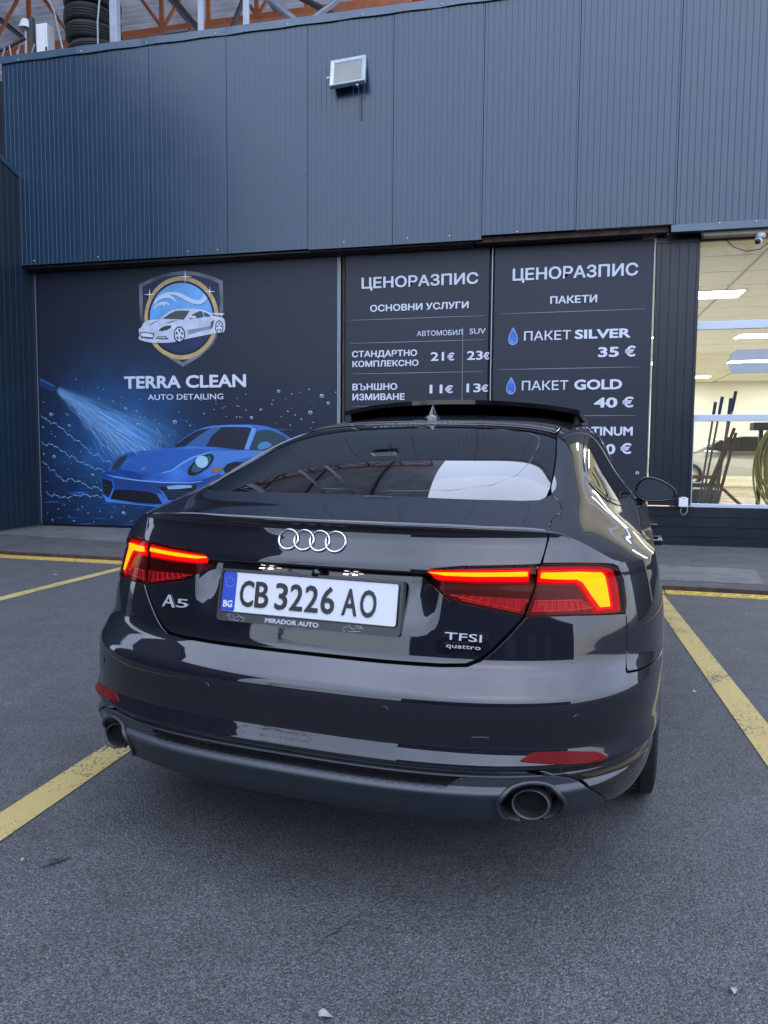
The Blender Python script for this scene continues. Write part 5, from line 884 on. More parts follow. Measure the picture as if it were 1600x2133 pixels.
# soffit and rusty lintel steel
st_ = thing('steel_lintel', 'rusty steel lintel under the raised middle of the cladding', 'beam', (.2, YF_, 3.9))
lt = MB().box((-7.88, YF_ + .062, 3.89), (-1.05, YP + .1, 3.93)); place(lt.build('soffit_board', M['dark_steel'], None), st_)
lt = MB(); V = []
for k in range(41):
    x = -7.86 + 6.8 * k / 40; V += [(x, YF_ + .063, 3.902 + .006 * math.sin(k * 1.7)), (x, YF_ + .2, 3.868 + .008 * math.sin(k * 2.3))]
lt.add(V, [(2 * k, 2 * k + 1, 2 * k + 3, 2 * k + 2) for k in range(40)]); place(lt.build('soffit_edge', M['rust'], None), st_)
lt = MB().box((-1.03, YF_ + .064, 3.885), (1.300, YF_ + .072, 3.985)); lt.box((-1.03, YF_ + .072, 3.885), (1.300, YF_ + .20, 3.893)); lt.box((-1.03, YF_ + .10, 3.893), (1.300, YP + .1, 3.96)); place(lt.build('angle_section', M['rust'], None), st_)
lt = MB().box((.21, YF_ + .010, 3.955), (1.30, YF_ + .066, 3.972), .004); place(lt.build('timber_batten', mat('weathered_batten', (.34, .24, .15), .8, var=.3, vscale=12), None), st_)
# wing wall on the left
wg = thing('wing_wall', 'dark blue metal clad side wall at the left edge of the forecourt', 'wall', (-7.70, 9.8, 0))
wp = MB(); y = 9.78; k = 0
pr = []
while y > 3.5: pr += [(y, 0), (y - .003, .0015), (y - .007, .0015), (y - .010, 0)]; y -= .12
n = len(pr); V = [(-7.66 + .0 * q[0] - d, q_, z) for z in (.035, 5.22) for (q_, d), q in zip(pr, pr)]
V = [(-7.665 - d, q_, .04 if z == 0 else 5.215 + (9.55 - q_) * .31) for z in (0, 1) for q_, d in pr]
wp.add(V, [(i, i + 1, n + i + 1, n + i) for i in range(n - 1)]); wp.add([(-7.665, 3.5, .04), (-7.665, 3.5, 7.09), (-7.9, 3.5, 7.09), (-7.9, 3.5, .04)], [(0, 1, 2, 3)])
place(wp.build('cladding_face', M['wing'], None), wg)
cp = MB().add([(-7.65, 9.56, 5.16), (-7.65, 3.48, 7.045), (-7.65, 3.48, 7.125), (-7.65, 9.56, 5.24), (-7.92, 9.56, 5.24), (-7.92, 3.48, 7.125)], [(0, 1, 2, 3), (3, 2, 5, 4)]); place(cp.build('coping', M['flash'], None), wg)
place(MB().box((-7.70, 9.79, .04), (-7.60, 9.797, 3.9)).build('corner_trim', M['wing'], None), wg)
place(MB().box((-7.672, 3.5, .0), (-7.65, 9.78, .075)).build('base_trim', M['dark_steel'], None), wg)
# ---- sign boards: each board stands in its own frame, artwork printed in thin layers
board_m = {}
def boardmat(name, lo, hi):
    m = mat(name, lo, .42, 0, .3); N, L = nodes(m); b = N['Principled BSDF']
    tc = N.new('ShaderNodeTexCoord'); no = N.new('ShaderNodeTexNoise'); no.inputs['Scale'].default_value = .9; no.inputs['Detail'].default_value = 4; L.new(tc.outputs['Object'], no.inputs[0])
    mx = N.new('ShaderNodeMix'); mx.data_type = 'RGBA'; mx.inputs[6].default_value = (*lo, 1); mx.inputs[7].default_value = (*hi, 1)
    L.new(no.outputs[0], mx.inputs[0]); L.new(mx.outputs[2], b.inputs['Base Color']); return m
def printed(name, col, rough=.45): return mat(name, col, rough, 0, .4)
PC = {}
def ink(col):
    k = tuple(round(c, 3) for c in col)
    if k not in PC: PC[k] = printed('print_%d' % len(PC), k)
    return PC[k]
BX0, BX1, BZ0, BZ1 = -7.625, -2.905, .10, 3.885
mural = thing('sign_board', 'large navy mural with shield logo and a blue sports car under a water jet', 'sign', (BX0, YP, BZ0), group=None)
def muralmat():
    """printed night-blue artwork: deep navy, spray mist glowing along the jet, dark water at the foot"""
    m = mat('mural_print', (.012, .018, .034), .42, 0, .3); N, L = nodes(m); b = N['Principled BSDF']
    tc = N.new('ShaderNodeTexCoord'); sx = N.new('ShaderNodeSeparateXYZ'); L.new(tc.outputs['Object'], sx.inputs[0])
    (ax, az), (bx, bz) = [(p[0] - BX0, p[1] - BZ0) for p in TR['glow']]
    ln = math.hypot(bx - ax, bz - az); dx, dz = (bx - ax) / ln, (bz - az) / ln
    def mth(op, a, b_=None, c=None):
        n = N.new('ShaderNodeMath'); n.operation = op
        for i, q in enumerate((a, b_, c)):
            if q is None: continue
            if isinstance(q, (int, float)): n.inputs[i].default_value = q
            else: L.new(q, n.inputs[i])
        return n.outputs[0]
    X, Z = sx.outputs[0], sx.outputs[2]
    px, pz_ = mth('SUBTRACT', X, ax), mth('SUBTRACT', Z, az)
    al = mth('ADD', mth('MULTIPLY', px, dx), mth('MULTIPLY', pz_, dz)); ac = mth('ADD', mth('MULTIPLY', px, -dz), mth('MULTIPLY', pz_, dx))
    t = mth('DIVIDE', al, ln)
    wid = mth('MULTIPLY_ADD', mth('MAXIMUM', t, 0), .26, .03)
    q = mth('DIVIDE', ac, wid); core = mth('POWER', 2.718, mth('MULTIPLY', mth('MULTIPLY', q, q), -1.0))
    mp = N.new('ShaderNodeCombineXYZ'); L.new(mth('MULTIPLY', mth('DIVIDE', ac, mth('ADD', mth('MAXIMUM', al, 0), .25)), 34), mp.inputs[0]); L.new(mth('MULTIPLY', al, 1.6), mp.inputs[1])
    ns = N.new('ShaderNodeTexNoise'); ns.inputs['Scale'].default_value = 1; ns.inputs['Detail'].default_value = 6; ns.inputs['Roughness'].default_value = .7; L.new(mp.outputs[0], ns.inputs[0])
    mr = N.new('ShaderNodeMapRange'); mr.inputs[1].default_value = .38; mr.inputs[2].default_value = .72; L.new(ns.outputs[0], mr.inputs[0])
    on = N.new('ShaderNodeMapRange'); on.inputs[1].default_value = 0; on.inputs[2].default_value = .04; L.new(t, on.inputs[0])
    offr = N.new('ShaderNodeMapRange'); offr.inputs[1].default_value = .80; offr.inputs[2].default_value = 1.35; offr.inputs[3].default_value = 1; offr.inputs[4].default_value = 0; L.new(t, offr.inputs[0])
    jet = mth('MULTIPLY', mth('MULTIPLY', core, mth('MULTIPLY_ADD', mr.outputs[0], .9, .12)), mth('MULTIPLY', on.outputs[0], offr.outputs[0]))
    # mist over the lower left of the picture
    dd = N.new('ShaderNodeVectorMath'); dd.operation = 'DISTANCE'; L.new(tc.outputs['Object'], dd.inputs[0]); dd.inputs[1].default_value = (1.35, 0, 1.25)
    ms = N.new('ShaderNodeMapRange'); ms.inputs[1].default_value = .3; ms.inputs[2].default_value = 1.9; ms.inputs[3].default_value = 1; ms.inputs[4].default_value = 0; L.new(dd.outputs['Value'], ms.inputs[0])
    n2 = N.new('ShaderNodeTexNoise'); n2.inputs['Scale'].default_value = 2.6; n2.inputs['Detail'].default_value = 6; L.new(tc.outputs['Object'], n2.inputs[0])
    mist = mth('MULTIPLY', mth('MULTIPLY', ms.outputs[0], ms.outputs[0]), n2.outputs[0])
    # horizontal ripples of dark water at the foot
    mp2 = N.new('ShaderNodeMapping'); mp2.inputs['Scale'].default_value = (2.2, 1, 26); L.new(tc.outputs['Object'], mp2.inputs[0])
    n3 = N.new('ShaderNodeTexNoise'); n3.inputs['Scale'].default_value = 1; n3.inputs['Detail'].default_value = 5; L.new(mp2.outputs[0], n3.inputs[0])
    rp = N.new('ShaderNodeMapRange'); rp.inputs[1].default_value = .58; rp.inputs[2].default_value = .75; L.new(n3.outputs[0], rp.inputs[0])
    wz = N.new('ShaderNodeMapRange'); wz.inputs[1].default_value = .75; wz.inputs[2].default_value = .45; L.new(Z, wz.inputs[0])
    wx = N.new('ShaderNodeMapRange'); wx.inputs[1].default_value = 3.0; wx.inputs[2].default_value = .8; L.new(X, wx.inputs[0])
    wat = mth('MULTIPLY', mth('MULTIPLY', rp.outputs[0], wz.outputs[0]), wx.outputs[0])
    def mix(f, c0, c1):
        n = N.new('ShaderNodeMix'); n.data_type = 'RGBA'; L.new(f, n.inputs[0]); L.new(c0, n.inputs[6]) if not isinstance(c0, tuple) else n.inputs[6].__setattr__('default_value', (*c0, 1)); n.inputs[7].default_value = (*c1, 1); return n.outputs[2]
    up = N.new('ShaderNodeMapRange'); up.inputs[1].default_value = 1.5; up.inputs[2].default_value = 2.3; L.new(Z, up.inputs[0])
    c = mix(up.outputs[0], (.006, .011, .028), (.011, .016, .028))
    c = mix(mist, c, (.03, .15, .42)); c = mix(wat, c, (.02, .12, .42)); c = mix(mth('MINIMUM', jet, 1), c, (.22, .52, .95))
    L.new(c, b.inputs['Base Color']); return m
def local(P): return [(x - BX0, z - BZ0) for x, z in P]
LAYER = [0]
def flat(name, key, col, par=None, layer=1, P=None):
    """one printed colour area of the artwork"""
    P = local(TR[key]) if P is None else P
    ar_ = sum(P[i][0] * P[(i + 1) % len(P)][1] - P[(i + 1) % len(P)][0] * P[i][1] for i in range(len(P)))
    if ar_ < 0: P = P[::-1]
    y = -.0012 * layer
    return MB().add([(x, y, z) for x, z in P], [tuple(range(len(P)))]).build(name, ink(col) if isinstance(col, tuple) else col, par or mural)
def smoothp(P, k=4, closed=True):
    Q = []; n = len(P)
    for i in range(n if closed else n - 1):
        p0, p1, p2, p3 = P[(i - 1) % n] if closed or i else P[0], P[i], P[(i + 1) % n], P[(i + 2) % n] if closed or i + 2 < n else P[-1]
        for t in range(k):
            t /= k; Q.append(tuple(.5 * (2 * p1[j] + (p2[j] - p0[j]) * t + (2 * p0[j] - 5 * p1[j] + 4 * p2[j] - p3[j]) * t * t + (3 * p1[j] - p0[j] - 3 * p2[j] + p3[j]) * t ** 3) for j in (0, 1)))
    if not closed: Q.append(P[-1])
    return Q
def ring_flat(name, k0, k1, col, layer, par=None):
    A_, B_ = local(TR[k0]), local(TR[k1]); n = len(A_); y = -.0012 * layer
    mb = MB().add([(x, y, z) for x, z in A_ + B_], [(i, (i + 1) % n, n + (i + 1) % n, n + i) for i in range(n)])
    return mb.build(name, ink(col) if isinstance(col, tuple) else col, par or mural, recalc=False)
bd = MB().box((0, .002, 0), (BX1 - BX0, .05, BZ1 - BZ0)); bd.build('board', muralmat(), mural)
# shield logo
sh = flat('shield_rim', 'sh_out', mat('brushed_shield_print', (.13, .15, .19), .35, .2, .5, var=.7, vscale=2.2), layer=1)
flat('shield_field', 'sh_in', (.012, .020, .055), sh, 2)
flat('gold_ring', 'ring', mat('gold_print', (.46, .34, .16), .4, 0, .4, var=.25, vscale=5), sh, 3); flat('ring_shadow', 'ring_in', (.008, .012, .03), sh, 4)
tk = MB(); cx, cz = np.mean(np.array(local(TR['ring'])), 0)
for k in range(36):
    a = R(10 * k); ex, ez = (np.array(local(TR['ring'])[0]) - (cx, cz))[0] * .95, (np.array(local(TR['ring'])[16]) - (cx, cz))[1] * .95
    x, z = cx + ex * math.cos(a), cz + ez * math.sin(a); tk.add([(x - .003, -.0042, z - .005), (x + .003, -.0042, z - .005), (x + .003, -.0042, z + .005), (x - .003, -.0042, z + .005)], [(0, 1, 2, 3)])
tk.build('ring_ticks', ink((.16, .10, .05)), sh)
flat('sky_disc', 'disc', mat('sky_blue_print', (.13, .36, .72), .4, var=.25, vscale=1.6), sh, 5); flat('night_disc', 'disc_low', (.010, .024, .085), sh, 6)
flat('wave_edge', 'swirl', (.05, .14, .30), sh, 7, [(x + .004, z - .008) for x, z in smoothp(local(TR['swirl']), 3)]); flat('wave', 'swirl', (.48, .60, .80), sh, 8, smoothp(local(TR['swirl']), 3))
flat('wavelet', 'swirl2', (.45, .58, .80), sh, 8, smoothp(local(TR['swirl2']), 3))
lc = flat('logo_car', 'lc_body', mat('logo_car_print', (.50, .56, .68), .4, var=.22, vscale=7), sh, 9, smoothp(local(TR['lc_body']), 3))
for key, col, ly in (('lc_wind', (.06, .07, .085), 10), ('lc_side1', (.045, .07, .12), 10), ('lc_side2', (.05, .07, .12), 10), ('lc_grey', (.20, .25, .31), 10), ('lc_intake', (.05, .08, .10), 11), ('lc_lamp', (.03, .045, .05), 10), ('lc_plate_bg', (.05, .07, .10), 10), ('lc_plate', (.62, .68, .80), 11), ('lc_vent', (.04, .06, .08), 10), ('lc_vent2', (.40, .46, .55), 11), ('lc_line1', (.12, .16, .22), 10), ('lc_line2', (.14, .18, .25), 10), ('lc_wing', (.55, .60, .72), 10), ('lc_mirror', (.58, .64, .76), 11)):
    flat({'lc_wind': 'logo_glass', 'lc_side1': 'logo_glass', 'lc_side2': 'logo_glass', 'lc_wing': 'logo_spoiler', 'lc_plate': 'logo_plate'}.get(key, 'logo_detail'), key, col, sh, ly)
for q in 'fr':
    flat('logo_tyre', 'lc_ty_' + q, (.008, .012, .02), sh, 11); flat('logo_rim', 'lc_rim_' + q, (.58, .64, .74), sh, 12)
    for k in range(5): flat('logo_spoke_gap', 'lc_gap%d_' % k + q, (.02, .03, .06), sh, 13)
for q in 'abd': flat('sparkle', 'star_' + q, (.75, .80, .90), sh, 14)
# big blue car
P = smoothp(local(TR['bc_body']), 3)
def bluemat():
    m = mat('blue_car_print', (.03, .12, .45), .42, 0, .45); N, L = nodes(m); b = N['Principled BSDF']
    tc = N.new('ShaderNodeTexCoord'); mp = N.new('ShaderNodeMapping'); mp.inputs['Scale'].default_value = (1.0, 1, 2.2); mp.inputs['Rotation'].default_value = (0, .35, 0); L.new(tc.outputs['Object'], mp.inputs[0])
    no = N.new('ShaderNodeTexNoise'); no.inputs['Scale'].default_value = 1.3; no.inputs['Detail'].default_value = 2; L.new(mp.outputs[0], no.inputs[0])
    rp = N.new('ShaderNodeValToRGB'); rp.color_ramp.elements[0].position = .36; rp.color_ramp.elements[0].color = (.006, .036, .20, 1); rp.color_ramp.elements[1].position = .66; rp.color_ramp.elements[1].color = (.050, .18, .56, 1)
    L.new(no.outputs[0], rp.inputs[0]); L.new(rp.outputs[0], b.inputs['Base Color']); return m
bc = flat('mural_car', 'bc_body', bluemat(), None, 3, P)
for key, nm, col, ly in (('bc_hood', 'mural_bonnet', (.025, .115, .43), 4), ('bc_fender', 'mural_wing', (.07, .20, .55), 4), ('bc_bumper', 'mural_bumper', (.016, .05, .21), 4), ('bc_roof', 'mural_roof', (.10, .24, .62), 4), ('bc_wind', 'mural_windscreen', (.010, .012, .03), 4), ('bc_refl', 'mural_reflection', (.035, .11, .30), 5), ('bc_side', 'mural_window', (.018, .045, .075), 4), ('bc_pillar', 'mural_pillar', (.13, .30, .66), 5),
        ('bc_wing', 'mural_spoiler', (.02, .05, .10), 2), ('bc_arch', 'mural_arch', (.008, .010, .016), 5), ('bc_lampr', 'mural_headlight', (.008, .012, .020), 6), ('bc_lampr3', 'mural_lamp_glass', (.03, .10, .16), 7), ('bc_lampr2', 'mural_lamp_lens', (.33, .58, .72), 8), ('bc_lampl', 'mural_headlight', (.02, .04, .055), 6), ('bc_intake', 'mural_intake', (.006, .007, .014), 6), ('bc_ventl', 'mural_vent', (.006, .009, .016), 6), ('bc_ventr', 'mural_vent', (.008, .010, .018), 6),
        ('bc_drl', 'mural_daylight', (.22, .42, .62), 7), ('bc_ind', 'mural_indicator', (.30, .13, .05), 7), ('bc_crest', 'mural_crest', (.45, .18, .06), 7), ('bc_hl1', 'mural_highlight', (.16, .38, .80), 5), ('bc_hl2', 'mural_highlight', (.17, .36, .80), 5), ('bc_hl3', 'mural_highlight', (.05, .20, .62), 7), ('bc_mirror', 'mural_mirror', (.06, .22, .42), 6)):
    Q = local(TR[key]); Q = smoothp(Q, 3) if key in ('bc_hood', 'bc_fender', 'bc_wind', 'bc_side', 'bc_roof', 'bc_mirror') else Q
    flat(nm, key, col, bc, ly, Q)
vl = MB()
for key, nn in (('bc_ventl', 3), ('bc_ventr', 3)):
    Q = np.array(local(TR[key])); x0, x1 = Q[:, 0].min() + .03, Q[:, 0].max() - .05; zz = np.linspace(Q[:, 1].min() + .05, Q[:, 1].max() - .10, nn)
    for z in zz: vl.add([(x0, -.0086, z), (x1 - .02, -.0086, z - .012), (x1 - .02, -.0086, z - .006), (x0, -.0086, z + .006)], [(0, 1, 2, 3)])
vl.build('mural_vent_bars', ink((.05, .12, .26)), bc)
# water: nozzle, jet streaks, waves, drops
flat('nozzle', 'nozzle', (.012, .045, .16), None, 5); nz = flat('nozzle_light', 'nozzle_l', (.05, .14, .38), None, 6)
apex = local(TR['spray'])[0]; e0, e1 = local(TR['spray'])[1:]
rnd = random.Random(11); jets = [MB(), MB(), MB()]
for k in range(460):
    t = rnd.random(); t = .5 + (t - .5) * rnd.uniform(.3, 1.25); d0 = rnd.uniform(.0, .85) ** .8; d1 = min(1.08, d0 + rnd.uniform(.05, .22))
    ex, ez = e0[0] + (e1[0] - e0[0]) * t, e0[1] + (e1[1] - e0[1]) * t
    p0 = (apex[0] + (ex - apex[0]) * d0, apex[1] + (ez - apex[1]) * d0 + .05 * d0 * (1 - d0)); p1 = (apex[0] + (ex - apex[0]) * d1, apex[1] + (ez - apex[1]) * d1 + .05 * d1 * (1 - d1) - rnd.uniform(0, .03))
    nx, nz2 = p1[1] - p0[1], -(p1[0] - p0[0]); l = math.hypot(nx, nz2); w = rnd.uniform(.0010, .0036) * (.4 + d0); nx, nz2 = nx / l * w, nz2 / l * w
    mx, mz = (p0[0] + p1[0]) / 2, (p0[1] + p1[1]) / 2; y = -.0026 - .0003 * (k % 7)
    jets[k % 3].add([(p0[0], y, p0[1]), (mx + nx, y, mz + nz2), (p1[0], y, p1[1]), (mx - nx, y, mz - nz2)], [(0, 1, 2, 3)])
jt = jets[0].build('water_jet', ink((.10, .30, .70)), mural); jets[1].build('jet_streaks', ink((.20, .44, .80)), jt); jets[2].build('jet_streaks', ink((.40, .62, .88)), jt)
for key in ('w1', 'w2', 'w3', 'w4', 'w5'):
    Q = smoothp(local(TR[key]), 8, False); rb = MB(); V = []; rnd = random.Random(hash(key) % 97)
    wv = [(x, z + (.014 * math.sin(i * .55 + 1) + .008 * math.sin(i * 1.3)) * (0 if key == 'w5' else 1)) for i, (x, z) in enumerate(Q)]
    for i, (x, z) in enumerate(wv):
        w = .007 + .004 * math.sin(i * .9); V += [(x, -.0030, z - w), (x, -.0030, z + w)]
    rb.add(V, [(2 * i, 2 * i + 2, 2 * i + 3, 2 * i + 1) for i in range(len(wv) - 1)]); wr = rb.build('water_ripple', ink((.10, .24, .52)), mural)
    V2 = []
    for i, (x, z) in enumerate(wv): V2 += [(x, -.0042, z - .002), (x, -.0042, z + .0035)]
    MB().add(V2, [(2 * i, 2 * i + 2, 2 * i + 3, 2 * i + 1) for i in range(len(wv) - 1)]).build('ripple_light', ink((.35, .55, .85)), wr)
rnd = random.Random(5); sm_d = MB(); dl = MB(); dk = MB(); hl_ = MB()
def disc(mb, x, z, r, y, n=12, sq=.85): mb.add([(x + r * math.cos(2 * math.pi * k / n), y, z + r * sq * math.sin(2 * math.pi * k / n)) for k in range(n)], [tuple(range(n))])
for i, (x, z) in enumerate(local(TR['bub'])):
    r = rnd.choice((.010, .014, .018, .024, .030)) if i % 3 else .012
    if r > .016:
        disc(dl, x, z, r, -.0030); disc(dk, x - r * .1, z - r * .05, r * .66, -.0042); disc(hl_, x - r * .35, z + r * .3, r * .28, -.0054)
    else: disc(sm_d, x, z, r * .8, -.0030, 8)
for k in range(260):
    x = rnd.uniform(.1, 4.65); z = rnd.uniform(.25, 1.95)
    if 1.0 < x and .35 < z < 1.15 and x < 4.0: continue
    if x > 1.9 and z < .35: continue
    disc(sm_d, x, z, rnd.uniform(.003, .009), -.0028, 6)
db = dl.build('water_drops', ink((.30, .42, .62)), mural); dk.build('drop_centres', ink((.02, .035, .08)), db); hl_.build('drop_lights', ink((.75, .82, .92)), db); sm_d.build('droplets', ink((.34, .44, .58)), db)['kind'] = 'stuff'
SIGNW = mat('sign_white_print', (.60, .64, .76), .4)
SIGNW2 = mat('sign_soft_white_print', (.50, .54, .66), .4)
def line_text(par, org, name, body, key, m, bold):
    q = TR[key]; x0, x1 = q[0][0] - org[0], q[1][0] - org[0]; z0 = (q[0][1] + q[1][1]) / 2 - org[1]; cap = q[3][1] - q[2][1]
    return text(name, body, par, m, x0, x1, z0, cap, -.004, bold)
def title(key, body, name, bold):
    q = local(TR[key]); z0 = (q[0][1] + q[1][1]) / 2; z1 = (q[2][1] + q[3][1]) / 2
    t = text(name, body, mural, SIGNW, q[0][0], q[1][0], z0, z1 - z0, -.006, bold)
    return t
title('p1_title', 'TERRA CLEAN', 'lettering', .030); title('p1_sub', 'AUTO DETAILING', 'lettering', .006)
for a, b in (((-.012, -.01), (0, BZ1 - BZ0)), ((BX1 - BX0, -.01), (BX1 - BX0 + .012, BZ1 - BZ0))):
    MB().box((a[0], -.012, 0), (b[0], .05, b[1])).build('edge_profile', M['galv'], mural)
MB().box((0, -.006, -.035), (BX1 - BX0, .06, -.002)).build('bottom_seal', M['shell'], mural)
# price boards
def price_board(x0, x1, z0, z1, label):
    b = thing('price_board', label, 'sign', (x0, YP, z0), group='price boards beside the mural')
    MB().box((0, .002, 0), (x1 - x0, .05, z1 - z0)).build('board', boardmat('price_board_print', (.009, .013, .022), (.014, .018, .030)), b)
    return b
def rule(par, org, key, w=.006):
    (a, b), (c, d) = TR[key]; ox, oz = org
    if abs(c - a) > abs(d - b):
        z = (b + d) / 2 - oz; n = 12; V = []
        for k in range(n + 1): x = a - ox + (c - a) * k / n; ww = w * .5 * math.sin(math.pi * min(max(k / n, .04), .96)) ** .4; V += [(x, -.003, z - ww), (x, -.003, z + ww)]
        MB().add(V, [(2 * k, 2 * k + 2, 2 * k + 3, 2 * k + 1) for k in range(n)]).build('ruled_line', ink((.30, .32, .38)), par)
    else: MB().add([(a - ox - .003, -.0036, d - oz), (a - ox + .003, -.0036, d - oz), (a - ox + .003, -.0036, b - oz), (a - ox - .003, -.0036, b - oz)], [(0, 1, 2, 3)]).build('ruled_line', ink((.24, .26, .32)), par)
pb = price_board(-2.795, -.858, .10, 3.885, 'dark price board with two columns of prices for cars and larger vehicles'); org = (-2.795, .10)
for nm, body, key, m, bold in (('board_title', 'ЦЕНОРАЗПИС', 'l_title', SIGNW, .022), ('board_subtitle', 'ОСНОВНИ УСЛУГИ', 'l_sub', SIGNW, .026), ('column_heading', 'АВТОМОБИЛ', 'l_auto', SIGNW2, .014), ('column_heading', 'SUV', 'l_suv', SIGNW2, .012), ('service_name', 'СТАНДАРТНО', 'l_a1', SIGNW, .026), ('service_name', 'КОМПЛЕКСНО', 'l_a2', SIGNW, .026), ('price', '21', 'l_21', SIGNW, .02), ('price', '€', 'l_21e', SIGNW, .03), ('price', '23', 'l_23', SIGNW, .02), ('price', '€', 'l_23e', SIGNW, .03),
        ('service_name', 'ВЪНШНО', 'l_b1', SIGNW, .026), ('service_name', 'ИЗМИВАНЕ', 'l_b2', SIGNW, .026), ('price', '11', 'l_11', SIGNW, .02), ('price', '€', 'l_11e', SIGNW, .03), ('price', '13', 'l_13', SIGNW, .02), ('price', '€', 'l_13e', SIGNW, .03)): line_text(pb, org, nm, body, key, m, bold)
for key in ('ll1', 'll2', 'll3', 'll4', 'lv'): rule(pb, org, key)
for x in (-.04, -.105): MB().box((x, -.006 if x > -.1 else .02, 0), (x + .028, .05, 3.785)).build('edge_profile', M['galv'] if x < -.1 else M['rust'], pb)
pb2 = price_board(-.785, 1.160, .10, 3.865, 'dark price board listing three wash packages beside blue water drops'); org = (-.785, .10)
for nm, body, key, m, bold in (('board_title', 'ЦЕНОРАЗПИС', 'r_title', SIGNW, .022), ('board_subtitle', 'ПАКЕТИ', 'r_sub', SIGNW, .024), ('package_name', 'ПАКЕТ', 'r_s1', SIGNW, .008), ('package_name', 'SILVER', 'r_s2', SIGNW, .034), ('price', '35', 'r_35', SIGNW, .030), ('price', '€', 'r_35e', SIGNW, .03), ('package_name', 'ПАКЕТ', 'r_g1', SIGNW, .008), ('package_name', 'GOLD', 'r_g2', SIGNW, .034), ('price', '40', 'r_40', SIGNW, .030), ('price', '€', 'r_40e', SIGNW, .03), ('package_name', 'ПАКЕТ', 'r_p1', SIGNW, .008), ('package_name', 'PLATINUM', 'r_p2', SIGNW, .030), ('price', '50', 'r_50', SIGNW, .030), ('price', '€', 'r_50e', SIGNW, .03)): line_text(pb2, org, nm, body, key, m, bold)
for key in ('rl1', 'rl2', 'rl3'): rule(pb2, org, key)
for x in (-.038, 1.949): MB().box((x, -.008, 0), (x + .012, .05, 3.765)).build('edge_profile', M['galv'], pb2)
MB().box((-.024, .0, 0), (-.002, .05, 3.765)).build('edge_gasket', M['shell'], pb2)
def drop(key):
    (tx, tz), (rx, rz), (lx, lz) = TR[key]; tx -= org[0]; tz -= org[1]; rz -= org[1]; h_ = tz - rz; r = h_ * .36
    def out(k, dy, mt, nm, par):
        P = []
        for i in range(40):
            t = i / 40 * 2 * math.pi; x = r * math.sin(t) * abs(math.sin(t / 2)) ** 1.15; z = -h_ * (1 - math.cos(t)) / 2
            P.append((tx + x * k, tz - h_ * .55 + (z + h_ * .55) * k))
        return MB().add([(x, dy, z) for x, z in P], [tuple(range(40))[::-1]]).build(nm, mt, par, recalc=False)
    o = out(1, -.003, ink((.22, .38, .72)), 'water_drop', pb2); out(.84, -.0042, mat('drop_blue_print', (.03, .12, .48), .4, var=.5, vscale=9), 'drop_body', o)
    MB().add([(tx - r * .35, -.0054, tz - h_ * .72), (tx - r * .12, -.0054, tz - h_ * .86), (tx + r * .1, -.0054, tz - h_ * .88), (tx - r * .2, -.0054, tz - h_ * .78)], [(0, 1, 2, 3)]).build('drop_light', ink((.45, .62, .9)), o)
drop('drop1'); drop('drop2'); drop('drop3')
bb_ = MB(); q = TR['bub3'][0]; disc(bb_, q[0] - org[0], q[1] - org[1], .022, -.003); b3 = bb_.build('printed_bubble', ink((.55, .6, .75)), pb2); bb_ = MB(); disc(bb_, q[0] - org[0], q[1] - org[1], .012, -.0042); bb_.build('bubble_centre', ink((.03, .03, .05)), b3)
# floodlight with its bracket and a hanging cable end
fl_ = thing('floodlight', 'pale square floodlight tilted on the blue cladding', 'floodlight', (-2.675, YF_ - .03, 6.06))
fl_.rotation_euler = (R(-20), R(-3.5), 0)
w, h = .235, .205
hm = MB(); ring = [(1.0, 0), (1.0, -.05), (.97, -.058), (.80, -.045), (.78, -.040)]
V = []; 
for k, d in ring: V += [(-w * k, d - .03, -h * k), (w * k, d - .03, -h * k), (w * k, d - .03, h * k), (-w * k, d - .03, h * k)]
hm.add(V, [(4 * i + j, 4 * i + (j + 1) % 4, 4 * i + 4 + (j + 1) % 4, 4 * i + 4 + j) for i in range(4) for j in range(4)]); hm.add(V[:4], [(3, 2, 1, 0)])
hm.build('housing', mat('pale_grey_aluminium', (.42, .50, .55), .4, .2, .5, var=.12), fl_, recalc=True)
MB().add([(-w * .78, -.069, -h * .78), (w * .78, -.069, -h * .78), (w * .78, -.069, h * .78), (-w * .78, -.069, h * .78)], [(0, 1, 2, 3)]).build('front_glass', mat('frosted_lamp_glass', (.20, .22, .20), .3, 0, .3, var=.12, vscale=3), fl_)
for k in range(7): MB().box((-w + .05 + k * .06, -.03, -h * .9), (-w + .056 + k * .06, .01, h * .9)).build('cooling_fin', M['galv'], fl_)
br = MB().box((-.30, -.03, -.014), (-.236, -.026, .014)).box((-.02, 0, -.012), (.02, .03, .012)); br.build('bracket', M['galv'], fl_)
cb = MB().tube([(.13, -.05, -.225), (.13, -.05, -.25)], .02, 10); cb.build('cable_gland', M['galv'], fl_, recalc=True)
tag(MB().tube([(-2.52, YF_ - .012, 5.80), (-2.517, YF_ - .010, 5.65), (-2.515, YF_ - .010, 5.50)], .008, 6).build('cable_end', M['black_plastic']), 'short dark cable end hanging below the floodlight', 'cable')

